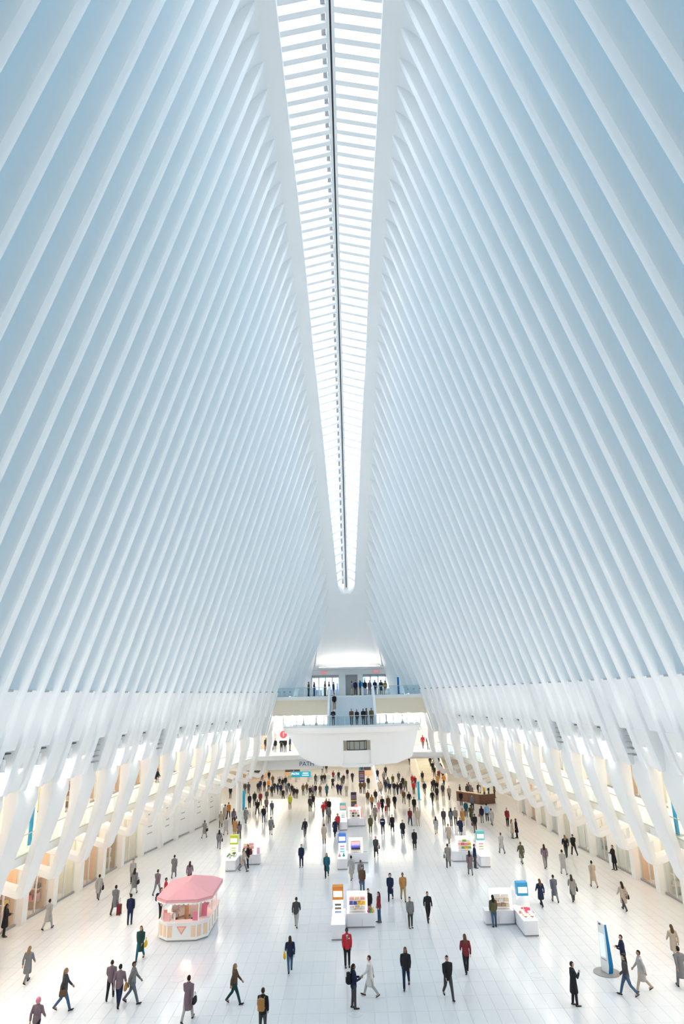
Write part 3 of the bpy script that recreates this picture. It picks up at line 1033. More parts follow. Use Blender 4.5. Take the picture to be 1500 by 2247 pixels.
MB().box(-0.05, 0.05, -0.55, 0.55, -0.2, 1.25).build('sheet', M['paint'], t, color=(0.85, 0.6, 0.02))
MB().box(-0.08, 0.08, -0.6, 0.6, -0.3, -0.2).build('foot', M['wood'], t)
MB().box(-0.03, 0.03, -0.5, 0.5, -1.25, -0.3).build('stand', M['white'], t)

# restaurant counter and tables at the right end
ang = math.atan2(90.1-93.8, 16.6-14.0)
t = thing('restaurant_counter', 'dark brown panelled counter of the seating area at far right', 'counter', (14.0, 93.8, 0), ang)
for k in range(4):
    MB().box(1.13*k+0.02, 1.13*(k+1)-0.02, 0, 0.12, 0.08, 1.2).build('panel', M['wood'], t)
MB().box(-0.05, 4.6, -0.05, 0.35, 1.2, 1.28).build('top', M['tan'], t)
MB().box(0, 4.55, 0.02, 0.3, 0, 0.08).build('plinth', M['dark'], t)
MB().prism([(4.3, 0), (4.55, 0), (4.9, 2.2), (4.65, 2.2)], 0.0, 1.15, axis='z').build('return_panel', M['wood'], t)
for k, (x, y) in enumerate(((15.4, 95.4), (17.0, 94.0), (18.3, 95.8), (17.0, 97.3))):
    tt = thing('round_table', f'small white round cafe table behind the brown counter, {ORD[k]} from left', 'table', (x, y, 0), group='cafe tables')
    MB().cyl(0, 0, 0.72, 0.75, 0.42, 18).build('tabletop', M['white'], tt)
    MB().cyl(0, 0, 0.03, 0.72, 0.04, 8).build('leg', M['grey'], tt)
    MB().cyl(0, 0, 0, 0.03, 0.25, 14).build('base', M['grey'], tt)

# ================================================================ KIOSKS


def rbox(mb, x0, x1, y0, y1, z0, z1, r=0.06, mi=0):
    "box with rounded vertical edges"
    pol = []
    for cx, cy, a0 in ((x1-r, y1-r, 0), (x0+r, y1-r, 90), (x0+r, y0+r, 180), (x1-r, y0+r, 270)):
        for k in range(4):
            a = math.radians(a0+30*k)
            pol.append((cx+r*math.cos(a), cy+r*math.sin(a)))
    return mb.rings([[(x, y, z0) for x, y in pol], [(x, y, z1) for x, y in pol]], mi=mi)


def good(name, label, x, y, z, mb, m, color=None, group=None):
    o = mb.build(name, m, None, loc=(x, y, z), color=color)
    o['label'] = label
    o['category'] = name.split('_')[-1]
    if group:
        o['group'] = group
    return o


def kiosk(x, y, mirror, hdr, screen, label, wd, extra):
    t = thing('retail_kiosk', label, 'kiosk', (x, y, 0))
    s = -1 if mirror else 1

    def bx(mb, a, b, *r, fn=None, **k):
        lo, hi = sorted((s*a, s*b))
        return (fn or MB.box)(mb, lo, hi, *r, **k)
    cnt = bx(MB(), -0.9, -0.03, 0.0, 3.1, 0.09, 0.82, fn=rbox).build('counter', M['laminate'], t, smooth=True)
    bx(MB(), -0.87, -0.06, 0.05, 3.05, 0, 0.09).build('plinth', M['kick'], t)
    bx(MB(), 0.03, wd, 2.05, 2.85, 0.09, 0.8, fn=rbox).build('display_base', M['laminate'], t, smooth=True)
    bx(MB(), 0.06, wd-0.04, 2.09, 2.8, 0, 0.09).build('plinth', M['kick'], t)
    bx(MB(), wd*0.55, wd*0.55+0.012, 2.035, 2.05, 0.12, 0.5).build('door_seam', M['kick'], t)
    # lit tower with coloured head
    tx0, tx1, ty0, ty1 = -0.80, -0.16, 1.5, 2.0
    tw = bx(MB(), tx0, tx1, ty0, ty1, 0.82, 1.75, fn=rbox).build('tower', M['lit'], t)
    hd = bx(MB(), tx0-0.02, tx1+0.02, ty0-0.02, ty1+0.02, 1.75, 2.48, fn=rbox, r=0.03).build('tower_head', M['paint'], t, color=hdr)
    bx(MB(), tx0+0.05, tx1-0.05, ty0-0.035, ty0-0.02, 1.92, 2.24).build('head_sign', emit('kiosk_sign', screen, 0.6), hd)
    for k in range(3):
        bx(MB(), tx0+0.12, tx1-0.12, ty0-0.012, ty0+0.004, 1.02+0.2*k, 1.14+0.2*k).build('tower_picture', M['paint'], tw, color=extra['tower'][k])
    # glass case in front of the tower
    g0, g1 = -0.86, -0.08
    bx(MB(), g0, g1, 0.1, 1.35, 0.82, 0.86).build('case_floor', M['lit'], t)
    mb = MB()
    bx(mb, g0, g0+0.012, 0.1, 1.35, 0.86, 1.12)
    bx(mb, g1-0.012, g1, 0.1, 1.35, 0.86, 1.12)
    bx(mb, g0, g1, 0.1, 0.112, 0.86, 1.12)
    mb.build('glass_case', M['glass'], t)
    # display wall: lit frame, shelves
    f0, f1 = 0.08, wd-0.45
    bx(MB(), f0, f1, 2.62, 2.68, 0.8, 1.8).build('back_panel', M['litwarm'], t)
    bx(MB(), f0, f0+0.1, 2.2, 2.68, 0.8, 1.85).build('frame_side', M['lit'], t)
    bx(MB(), f1-0.1, f1, 2.2, 2.68, 0.8, 1.85).build('frame_side', M['lit'], t)
    bx(MB(), f0, f1, 2.2, 2.68, 1.78, 1.92).build('frame_top', M['lit'], t)
    for k in range(3):
        bx(MB(), f0+0.1, f1-0.1, 2.25+0.06*k, 2.62, 0.92+0.27*k, 0.945+0.27*k).build('shelf', M['white'], t)
    return t, s


def shelf_goods(kx, ky, s, wd, rows, kname):
    f0, f1 = 0.2, wd-0.57
    for k, row in enumerate(rows):
        n = len(row)
        for j, (c, cname) in enumerate(row):
            w = (f1-f0)/n
            x = s*(f0+w*(j+0.5))
            good('display_goods', f'{cname} goods on the {["lowest", "middle", "highest"][k]} shelf of the {kname}, {ORD[j]} along', kx+x, ky+2.45, 0.946+0.27*k,
                 MB().box(-w*0.42, w*0.42, -0.09, 0.1, 0, 0.15+0.02*((j+k) % 2)), M['paint'], c)


WHT, CRM = ((0.75, 0.73, 0.72), 'white'), ((0.75, 0.62, 0.45), 'cream')
B_ = ((0.09, 0.10, 0.42), 'blue')
Y_ = ((0.85, 0.52, 0.03), 'yellow')
P_ = ((0.8, 0.35, 0.38), 'pink')
R_ = ((0.75, 0.12, 0.12), 'red')
K_ = ((0.08, 0.08, 0.08), 'black')
G_ = ((0.25, 0.45, 0.15), 'green')
T_ = ((0.5, 0.33, 0.2), 'tan')

T3 = [(0.35, 0.45, 0.75), (0.30, 0.22, 0.15), (0.2, 0.2, 0.22)]
kB = kiosk(-0.62, 43.5, False, (0.85, 0.30, 0.06), (1, 0.98, 0.96), 'white retail kiosk with orange headed tower, nearest on the centre line', 1.82, {'tower': T3})
shelf_goods(-0.62, 43.5, 1, 1.82, [[WHT, CRM, WHT], [B_, B_, Y_, Y_], [P_, CRM, P_]], 'orange headed kiosk')
for k, (c, nm, dx) in enumerate((((0.45, 0.09, 0.2), 'plum', 1.42), ((0.10, 0.35, 0.13), 'green', 1.56), ((0.8, 0.45, 0.05), 'orange', 1.68), ((0.75, 0.09, 0.10), 'red', 1.5))):
    good('soft_toy', f'{nm} soft toy heaped on the end of the orange headed kiosk', -0.62+dx, 45.75+(0.22 if k == 3 else 0), 0.8,
         MB().ell((0, 0, 0.09), (0.11, 0.1, 0.1)).ell((0, -0.02, 0.22), (0.07, 0.07, 0.065)).ell((-0.06, -0.02, 0.27), (0.025, 0.02, 0.03), 6, 5).ell((0.06, -0.02, 0.27), (0.025, 0.02, 0.03), 6, 5), M['paint'], c, 'soft toys on the kiosk')
kD = kiosk(-0.55, 59.5, False, (0.12, 0.30, 0.80), (0.85, 0.65, 1.0), 'white retail kiosk with blue and violet tower and a screen, second on the centre line', 1.75, {'tower': [(0.2, 0.7, 0.7), (0.3, 0.7, 0.7), (0.8, 0.35, 0.7)]})
scr = MB().box(-0.40, 0.40, -0.03, 0.03, -0.34, 0.34).build('display_screen', M['dark'], kD[0], loc=(0.68, 2.35, 1.36))
for k, (c, s_) in enumerate((((0.04, 0.04, 0.08), 0.1), ((0.10, 0.09, 0.50), 0.3), ((0.45, 0.35, 0.85), 0.3), ((0.95, 0.40, 0.36), 0.3))):
    MB().box(-0.37, 0.37, -0.045, -0.03, -0.31+0.155*k, -0.31+0.155*(k+1)).build('picture_band', emit('screen_band', c, s_), scr)
good('laptop', 'dark laptop lying at the right end of the violet tower kiosk', -0.55+1.52, 59.5+2.45, 0.8, MB().box(-0.2, 0.2, -0.13, 0.13, 0, 0.03), M['kick'])
for k, (c, nm, dx, dy) in enumerate((((0.02, 0.28, 0.25), 'dark green', -0.35, 0.6), ((0.75, 0.3, 0.42), 'pink', -0.70, 0.5))):
    good('toy_tree', f'{nm} cone shaped toy tree on the violet tower kiosk', -0.55+dx, 59.5+dy, 0.86, MB().cyl(0, 0, 0.05, 0.35, 0.12, 12, 0.01).cyl(0, 0, 0, 0.05, 0.03, 8), M['paint'], c)
kG = kiosk(-0.66, 75.7, False, (0.25, 0.62, 0.62), (0.95, 0.20, 0.18), 'white retail kiosk with teal tower and red stand, farthest on the centre line', 1.95, {'tower': [(0.5, 0.35, 0.45), (0.3, 0.55, 0.5), (0.7, 0.7, 0.72)]})
shelf_goods(-0.66, 75.7, 1, 1.95, [[WHT, K_, WHT, K_], [WHT, K_, T_, WHT], [P_, P_, WHT]], 'teal tower kiosk')
MB().box(1.5, 1.56, 2.2, 2.7, 0.85, 1.75).build('red_side', M['exit'], kG[0])
MB().prism([(0.75, 1.92), (1.2, 1.92), (1.08, 2.2), (0.88, 2.2)], 2.4, 2.6).build('red_crown', M['coral'], kG[0])
kE = kiosk(-10.0, 59.8, False, (0.62, 0.66, 0.08), (1, 1, 0.95), 'white retail kiosk with lime headed tower and green plants at left', 1.75, {'tower': [(0.7, 0.7, 0.25), (0.85, 0.8, 0.4), (0.75, 0.8, 0.35)]})
shelf_goods(-10.0, 59.8, 1, 1.75, [[WHT, G_, WHT], [P_, T_, P_], [CRM, P_]], 'lime headed kiosk')
for k in range(2):
    mb = MB()
    rr = random.Random(k)
    mb.cyl(0, 0, 0, 0.16, 0.12, 12, 0.15)
    o = good('potted_plant', f'{["front", "rear"][k]} bushy green plant in white pot on the lime headed kiosk', -10.62+0.3*k, 60.25+0.42*k, 0.86, mb, M['white'])
    mb = MB()
    for q in range(60):
        a, el, r = rr.random()*6.28, rr.random()*1.5, 0.12+0.14*rr.random()
        c = Vector((math.cos(a)*math.cos(el)*r, math.sin(a)*math.cos(el)*r, 0.18+math.sin(el)*r))
        d = Vector((rr.random()-.5, rr.random()-.5, rr.random()-.5)).normalized()*0.085
        e = d.cross(Vector((0, 0, 1))).normalized()*0.035
        n_ = d.cross(e).normalized()*0.008
        mb.add([c-d, c+e, c+d, c-e, c+n_], [(0, 1, 4), (1, 2, 4), (2, 3, 4), (3, 0, 4), (3, 2, 1, 0)])
    mb.build('foliage', M['leaf'], o, kind='stuff')
good('pink_poster_stand', 'pink flowered card stand at the right end of the lime headed kiosk', -10.0+1.55, 59.8+2.4, 0.8, MB().box(-0.12, 0.12, -0.03, 0.03, 0, 0.5), M['paint'], (0.8, 0.45, 0.55))
kC = kiosk(9.95, 43.45, True, (0.06, 0.36, 0.66), (1, 0.98, 1.0), 'white retail kiosk with blue headed tower and pastry case at right', 1.85, {'tower': [(0.8, 0.4, 0.4), (0.85, 0.6, 0.5), (0.8, 0.75, 0.7)]})
shelf_goods(9.95, 43.45, -1, 1.85, [[CRM, T_, T_, CRM], [CRM, WHT, CRM], [WHT, WHT]], 'blue headed kiosk')
kF = kiosk(10.42, 59.25, True, (0.20, 0.62, 0.60), (1, 0.97, 1.0), 'white retail kiosk with turquoise headed tower and toys at right', 1.95, {'tower': [(0.4, 0.6, 0.35), (0.75, 0.45, 0.2), (0.75, 0.4, 0.5)]})
shelf_goods(10.42, 59.25, -1, 1.95, [[G_, Y_, G_, WHT], [Y_, P_, R_, P_], [WHT, G_, WHT]], 'turquoise headed kiosk')
for k, (dx, dy, zz) in enumerate(((0.42, 1.45, 1.30), (0.42, 2.75, 1.85))):
    t = thing('white_dome', f'{["front", "rear"][k]} translucent white dome over the blue headed kiosk', 'dome', (9.95+dx, 43.45+dy, zz))
    mb = MB()
    a = [2*math.pi*j/20 for j in range(20)]
    mb.rings([[(0.42*math.cos(e)*math.cos(q), 0.42*math.cos(e)*math.sin(q), 0.45*math.sin(e)) for q in a] for e in np.linspace(0, 1.5, 7)])
    mb.build('cap', M['white'], t, smooth=True)
    MB().cyl(0.0, 0.0, 0.0-(zz-0.82)+0.0, 0.02, 0.03, 8).build('stem', M['white'], t)
for k in range(6):
    x, y = 9.95+(0.25 if k % 2 else 0.62), 43.45+0.25+0.33*(k//2)
    t = thing('glowing_cake_stand', f'glowing glass cake stand, {ORD[k]} from the front on the blue headed kiosk', 'stand', (x, y, 0.86), group='cake stands')
    MB().cyl(0, 0, 0.0, 0.02, 0.08, 14).cyl(0, 0, 0.02, 0.10, 0.02, 8).cyl(0, 0, 0.10, 0.115, 0.13, 16).build('stand', M['white'], t)
    MB().ell((0, 0, 0.15), (0.10, 0.10, 0.045), 12, 6).build('cake', M['paint'], t, color=[(0.75, 0.32, 0.22), (0.8, 0.5, 0.3)][k % 2], smooth='all')
    MB().cyl(0, 0, 0.20, 0.22, 0.09, 14).build('lamp', emit('cake_lamp', (1.0, 0.75, 0.5), 2.0), t)
good('pink_gift_box', 'bright pink box on the glass case of the blue headed kiosk', 9.95+0.62, 43.45+1.30, 0.87, MB().box(-0.14, 0.14, -0.1, 0.1, 0, 0.28), M['paint'], (0.85, 0.10, 0.22))
good('coral_gift_box', 'flat coral box behind the cake stands of the blue headed kiosk', 9.95+0.3, 43.45+1.25, 0.87, MB().box(-0.2, 0.2, -0.08, 0.08, 0, 0.12), M['paint'], (0.85, 0.35, 0.25))

# ---- pink canopy bar, left
t = thing('pink_canopy_bar', 'octagonal white bar kiosk under a large pink canopy at left', 'kiosk', (-10.6, 46.3, 0), 0.02)
HX, HY, CH = 1.50, 2.42, 0.62


def octo(hx, hy, c): return [(-hx, -hy+c), (-hx+c, -hy), (hx-c, -hy), (hx, -hy+c), (hx, hy-c), (hx-c, hy), (-hx+c, hy), (-hx, hy-c)]


def ringwall(mb, o, i, z0, z1):
    n = len(o)
    return mb.rings([[(x, y, z0) for x, y in o], [(x, y, z1) for x, y in o], [(x, y, z1) for x, y in i], [(x, y, z0) for x, y in i]], cap=False, closed=True)


oc = octo(HX, HY, CH)
oc_in = octo(HX-0.09, HY-0.09, CH-0.04)
ringwall(MB(), oc, oc_in, 0.10, 0.98).build('counter_front', M['white'], t)
ringwall(MB(), octo(HX-0.04, HY-0.04, CH-0.02), octo(HX-0.14, HY-0.14, CH-0.06), 0, 0.10).build('plinth', M['kick'], t)
ringwall(MB(), octo(HX+0.06, HY+0.06, CH+0.02), octo(HX-0.55, HY-0.55, CH-0.22), 0.98, 1.03).build('counter_top', M['white'], t)
n8 = len(oc)
for k in range(n8):
    a, b = Vector((*oc[k], 0)), Vector((*oc[(k+1) % n8], 0))
    d = (b-a)
    L = d.length
    d.normalize()
    nrm = Vector((d.y, -d.x, 0))
    front = (k == 1)
    cnt = 4 if L > 2.2 else (4 if L > 1.2 else 2)
    for q in range(cnt):
        u = L*(q+0.5)/cnt
        if front and q in (1, 2):
            continue
        w = min(0.13, L/cnt*0.3)
        if front:
            u = L*(0.1 if q == 0 else 0.9)
        mb = MB()
        c = a+d*u
        mb.rings([[tuple(c+d*sx*w+nrm*h+Vector((0, 0, z))) for sx, z in ((-1, 0.25), (1, 0.25), (1, 0.85), (-1, 0.85))] for h in (-0.01, 0.02)])
        mb.build('peach_panel', M['peach'], t)
MB().prism([(-0.30, 0.82), (0.30, 0.82), (0.0, 0.38)], -HY-0.03, -HY+0.01).build('triangle_logo', M['coral'], t)
MB().prism([(-0.18, 0.76), (0.18, 0.76), (0.0, 0.50)], -HY-0.04, -HY-0.02).build('triangle_logo_inner', M['peach'], t)
# canopy
rim = octo(HX+0.22, HY+0.25, CH+0.15)
zr, za = 2.30, 2.86
ridge = [(0, -0.75), (0, 0.75)]
apexes = [ridge[0], ridge[0], ridge[0], ridge[0], ridge[1], ridge[1], ridge[1], ridge[1]]
for k in range(8):
    p0, p1 = rim[k], rim[(k+1) % 8]
    a0, a1 = apexes[k], apexes[(k+1) % 8]
    top = [(p0[0], p0[1], zr), (p1[0], p1[1], zr), (a1[0], a1[1], za)]+([(a0[0], a0[1], za)] if a0 != a1 else [])
    n = len(top)
    vs = top+[(x, y, z-0.03) for x, y, z in top]
    fs = [tuple(range(n)), tuple(range(2*n-1, n-1, -1))]+[(j, (j+1) % n, n+(j+1) % n, n+j) for j in range(n)]
    MB().add(vs, fs).build('canopy_panel', M['pink'], t)
    # valance with scallops
    d = Vector((p1[0]-p0[0], p1[1]-p0[1], 0))
    L = d.length
    MB().rings([[(x*k2, y*k2, z) for k2, z in ((1, zr-0.16), (0.985, zr-0.16), (0.985, zr), (1, zr))] for x, y in (p0, p1)]).build('valance', M['pink'], t)
    mb = MB()
    m_ = max(2, int(L/0.24))
    for q in range(m_):
        c = Vector((*p0, 0))+d*((q+0.5)/m_)
        dn = d.normalized()
        w = L/m_/2
        pol = [(w*math.cos(e), -w*0.9*math.sin(e)) for e in np.linspace(0, math.pi, 7)]
        mb.rings([[tuple(c*kk+dn*u+Vector((0, 0, zr-0.16+v))) for u, v in pol] for kk in (0.988, 0.998)])
    mb.build('scallop_fringe', M['white'], t)
for x, y in ((-HX+0.25, -HY+0.35), (HX-0.55, -HY+0.25), (HX-0.2, HY-0.45), (-HX+0.3, HY-0.35), (HX-0.15, 0.0)):
    MB().cyl(x, y, 1.03, 2.3, 0.045, 10).build('post', M['white'], t)
MB().box(-0.05, 0.9, 0.3, 0.9, 0.0, 1.5).build('back_cabinet', M['white'], t)
MB().box(-0.02, 0.85, 0.27, 0.3, 1.36, 1.46).build('dark_vent', M['dark'], t)
MB().box(0.0, 0.85, 0.27, 0.3, 0.42, 0.5).build('dark_gap', M['wood'], t)
MB().cyl(-0.28, 0.2, 0.0, 1.75, 0.13, 14).build('tan_pillar', M['tan'], t, smooth=True)
MB().box(-0.5, 0.5, 0.0, 0.7, 2.1, 2.14).build('bar_fill', M['shoplamp'], t)  # glowing panel added to brighten the bar's dark interior
for k, (x, y, z, c, nm) in enumerate(((-1.2, -1.75, 0.5, (0.85, 0.35, 0.32), 'coral menu card'), (-0.95, -2.05, 0.42, (0.85, 0.45, 0.45), 'rose menu card'), (0.78, -2.0, 0.45, (0.85, 0.28, 0.4), 'pink menu card'), (1.15, -1.2, 0.72, (0.85, 0.28, 0.42), 'tall pink board'))):
    good('standing_card', f'{nm} standing on the counter of the pink canopy bar', -10.6+x, 46.3+y, 1.03,
         MB().rings([[(-0.17, -0.1, 0), (0.17, -0.1, 0), (0.17, -0.07, 0), (-0.17, -0.07, 0)], [(-0.17, 0.02, z), (0.17, 0.02, z), (0.17, 0.05, z), (-0.17, 0.05, z)]]), M['paint'], c)
for k, (x, y) in enumerate(((-0.75, -1.95), (-0.62, -1.75), (-0.5, -1.98))):
    good('white_cup_stack', f'stack of white cups, {ORD[k]} from the left on the pink canopy bar', -10.6+x, 46.3+y, 1.03,
         MB().cyl(0, 0, 0, 0.28+0.05*k, 0.05, 12, 0.06), M['white'])

# ---- slanted information totem on its grey disc, right
t = thing('information_totem', 'tall white totem with blue edge and screen on a grey disc', 'totem', (12.93, 38.0, 0.03), 0.30)
MB().cyl(-0.05, 0.25, -0.03, 0.0, 0.66, 36).build('disc_base', M['disc'], t)
mb = MB()
mb.rings([[(-0.13, y0, z), (0.13, y0, z), (0.13, y1, z), (-0.13, y1, z)] for y0, y1, z in ((0, 0.55, 0.0), (-0.09, 0.55, 0.35))])
mb.rings([[(-0.13, -0.09, 0.35), (0.13, -0.09, 0.35), (0.13, 0.55, 0.35), (-0.13, 0.55, 0.35)], [(-0.06, 0.0, 2.2), (0.06, 0.0, 2.2), (0.06, 0.55, 2.26), (-0.06, 0.55, 2.26)]])
mb.build('slab', M['white'], t)
mb = MB()
mb.rings([[(-0.125, y0, z), (0.125, y0, z), (0.125, y0+0.03, z), (-0.125, y0+0.03, z)] for y0, z in ((-0.012, 0.0), (-0.102, 0.35))])
mb.rings([[(-0.125, -0.102, 0.35), (0.125, -0.102, 0.35), (0.125, -0.07, 0.35), (-0.125, -0.07, 0.35)], [(-0.055, -0.012, 2.2), (0.055, -0.012, 2.2), (0.055, 0.02, 2.2), (-0.055, 0.02, 2.2)]])
mb.build('blue_edge', M['blue'], t)
mb = MB()
mb.rings([[(-0.118-0.005, 0.10, 0.68), (-0.118-0.005, 0.48, 0.68), (-0.100, 0.48, 0.68), (-0.100, 0.10, 0.68)], [(-0.085-0.005, 0.10, 1.72), (-0.085-0.005, 0.48, 1.72), (-0.07, 0.48, 1.72), (-0.07, 0.10, 1.72)]])
mb.build('screen', emit('totem_screen', (0.62, 0.78, 1.0), 0.22), t)
MB().box(-0.14, -0.122, 0.06, 0.45, 0.56, 0.59).build('screen_ledge', M['grey'], t)
MB().box(-0.075, -0.055, 0.3, 0.45, 2.1, 2.18).build('camera_hood', M['dark'], t)

# ---- prams, mannequins
for px, py, lab in ((230, 1903, 'pale clothed mannequin in the left ground floor shop window'), (310, 1865, 'tan clothed mannequin in a farther left shop window')):
    p = G(px, py, 0.1)

# ================================================================ PEOPLE


def evaluated(o, name):
    dg = bpy.context.evaluated_depsgraph_get()
    me = bpy.data.meshes.new_from_object(o.evaluated_get(dg))
    me.name = name
    old = o.data
    bpy.data.objects.remove(o)
    bpy.data.meshes.remove(old)
    return me


def fuse(mb, name, vox, it, mats, extra=None):
    "join overlapping lofts into one continuous skin"
    o = mb.build(name, mats)
    md = o.modifiers.new('r', 'REMESH')
    md.mode = 'VOXEL'
    md.voxel_size = vox
    sm = o.modifiers.new('s', 'SMOOTH')
    sm.factor = 0.5
    sm.iterations = it
    me = evaluated(o, name)
    if extra is not None:
        import bmesh
        bm = bmesh.new()
        bm.from_mesh(me)
        for emb, mi in extra:
            t = bpy.data.meshes.new('t')
            t.from_pydata(emb.v, [], emb.f)
            n0 = len(bm.faces)
            bm.from_mesh(t)
            bm.faces.ensure_lookup_table()
            for f in bm.faces[n0:]:
                f.material_index = mi
            bpy.data.meshes.remove(t)
        bm.to_mesh(me)
        bm.free()
    me.materials.clear()
    for m in (mats if isinstance(mats, list) else [mats]):
        me.materials.append(m)
    me.shade_smooth()
    return me


def eloft(mb, rows, n=14):
    "rows of (x, y, z, rx, ry): horizontal elliptic rings"
    return mb.rings([[(x+rx*math.cos(2*math.pi*j/n), y+ry*math.sin(2*math.pi*j/n), z) for j in range(n)] for x, y, z, rx, ry in rows])


def make_pose(leg, arm):
    """leg: {-1: (thigh swing, knee bend), 1: ...}; arm: {side: (swing, out, elbow, inward)} in degrees; figure faces -Y"""
    J = {}
    for s in (-1, 1):
        a, k = [math.radians(v) for v in leg[s]]
        hip = Vector((s*0.088, 0, 0.93))
        d1 = Vector((s*0.03, -math.sin(a), -math.cos(a))).normalized()
        kn = hip+d1*0.43
        d2 = Vector((0, -math.sin(a-k), -math.cos(a-k)))
        an = kn+d2*0.42
        J['leg', s] = (hip, kn, an, a-k)
    low = min(J['leg', s][2].z-(0.08 if abs(J['leg', s][3]) < 0.35 else 0.06) for s in (-1, 1))
    dz = Vector((0, 0, -low))
    for s in (-1, 1):
        h, k, a, q = J['leg', s]
        J['leg', s] = (h+dz, k+dz, a+dz, q)
        sw, out, el, inw = [math.radians(v) for v in arm[s]]
        sh = Vector((s*0.185, 0.0, 1.42))+dz
        d1 = Vector((s*math.sin(out), -math.sin(sw)*math.cos(out), -math.cos(sw)*math.cos(out)))
        elb = sh+d1*0.29
        f = sw+el
        d2 = Vector((-s*math.sin(inw), -math.sin(f)*math.cos(inw), -math.cos(f)*math.cos(inw)))
        wr = elb+d2*0.25
        J['arm', s] = (sh, elb, wr, d2)
    J['dz'] = dz.z
    return J


def build_templates(J, tag):
    z0 = J['dz']
    T = {}
    b = MB()
    Z = lambda r: [(x, y, z+z0, rx, ry) for x, y, z, rx, ry in r]
    eloft(b, Z([(0, 0.01, 0.86, .13, .10), (0, 0.01, .95, .155, .115), (0, 0, 1.08, .135, .10), (0, 0, 1.25, .155, .11), (0, 0, 1.38, .165, .105), (0, 0, 1.45, .12, .085), (0, 0, 1.49, .06, .06), (0, -.005, 1.56, .052, .056)]))
    b.ell((0, -.012, 1.655+z0), (.074, .092, .112), 14, 10)
    b.ell((0, -.045, 1.605+z0), (.052, .055, .06), 10, 7)
    b.tube([(0, -.095, 1.675+z0), (0, -.118, 1.635+z0)], [.010, .016], 6)
    for s in (-1, 1):
        b.ell((s*.078, .0, 1.65+z0), (.014, .026, .036), 8, 6)
        hip, kn, an, q = J['leg', s]
        b.tube([hip+Vector((0, 0, .04)), hip.lerp(kn, .35), kn, kn.lerp(an, .35), an], [.092, .083, .055, .055, .038], 10)
        ft = Vector((0, -math.cos(q*0.6), math.sin(q*0.6)*-1))
        b.tube([an+Vector((0, .03, -.02)), an+Vector((0, -.05, -.04)), an+Vector((0, -.15, -.05))], [.04, .04, .03], 8)
        sh, el, wr, d2 = J['arm', s]
        b.tube([sh+Vector((-s*.06, 0, .01)), sh, sh.lerp(el, .5), el, el.lerp(wr, .4), wr], [.06, .056, .047, .040, .040, .027], 10)
        # hand: palm, four fingers bent, thumb from the palm's side
        ref = Vector((s, 0, 0))
        side_v = (Vector((0, -1, 0))-d2*(-d2.y)).normalized() if abs(d2.y) < .9 else Vector((0, 0, 1))
        pal_n = d2.cross(side_v).normalized()
        if pal_n.dot(Vector((-s, 0, 0))) < 0:
            pal_n = -pal_n
        pc = wr+d2*.05
        b.rings([[tuple(wr+d2*t+side_v*(w*cx)+pal_n*(h*cy)) for cx, cy in ((-1, -.6), (-.6, -1), (.6, -1), (1, -.6), (1, .6), (.6, 1), (-.6, 1), (-1, .6))] for t, w, h in ((0, .026, .02), (.03, .038, .017), (.09, .042, .014))])
        for i, (o_, L) in enumerate(((.033, .066), (.011, .076), (-.011, .070), (-.033, .055))):
            p0 = wr+d2*.075+side_v*o_
            p1 = p0+d2*(L*.55)+side_v*(o_*.12)
            p2 = p1+(d2*.8+pal_n*.6).normalized()*(L*.5)
            b.tube([p0, p1, p2], [.0098, .0092, .0078], 6)
        p0 = wr+d2*.03+side_v*.03
        p1 = p0+(d2*.6+side_v*.8).normalized()*.045
        p2 = p1+(d2*.9+side_v*.3+pal_n*.3).normalized()*.034
        b.tube([p0, p1, p2], [.0125, .0105, .0085], 6)
    ex = MB()
    for s in (-1, 1):
        ex.ell((s*.030, -.097, 1.668+z0), (.013, .008, .008), 6, 5)
    lp = MB().ell((0, -.098, 1.598+z0), (.022, .006, .006), 8, 5)
    T['body'] = fuse(b, 'body_'+tag, .0105, 3, [M['skin'], M['eye'], M['lip']], [(ex, 1), (lp, 2)])
    # garments

    def top(rows, sleeve):
        m = MB()
        eloft(m, Z(rows))
        for s in (-1, 1):
            sh, el, wr, d2 = J['arm', s]
            m.tube([sh+Vector((-s*.09, 0, .015)), sh+Vector((0, 0, .0)), sh.lerp(el, .5), el, el.lerp(wr, .5), wr-d2*.005], [.07, .073, .064, .057, .052, sleeve], 10)
        return m
    coll = [(0, 0, 1.40, .188, .125), (0, .0, 1.46, .135, .10), (0, .005, 1.50, .082, .082), (0, .005, 1.535, .074, .076), (0, .005, 1.54, .06, .06)]
    T['jacket'] = fuse(top([(0, .01, .80, .165, .125), (0, .01, .86, .185, .145), (0, .01, 1.0, .18, .14), (0, 0, 1.12, .168, .13), (0, 0, 1.28, .185, .138)]+coll, .045), 'jacket_'+tag, .016, 3, M['cloth'])
    T['coat'] = fuse(top([(0, .02, .50, .19, .17), (0, .02, .56, .215, .19), (0, .015, .75, .205, .175), (0, .01, .95, .188, .15), (0, 0, 1.12, .17, .135), (0, 0, 1.28, .188, .14)]+coll, .046), 'coat_'+tag, .016, 3, M['cloth'])
    m = MB()
    eloft(m, Z([(0, .01, .84, .12, .10), (0, .01, .88, .155, .12), (0, .01, .96, .165, .125), (0, .005, 1.03, .15, .115)]))
    for s in (-1, 1):
        hip, kn, an, q = J['leg', s]
        m.tube([hip+Vector((0, 0, .04)), hip.lerp(kn, .4), kn, kn.lerp(an, .5), an+Vector((0, 0, -.015))], [.102, .096, .070, .064, .056], 10)
    T['trousers'] = fuse(m, 'trousers_'+tag, .016, 3, M['cloth'])
    T['shoes'] = []
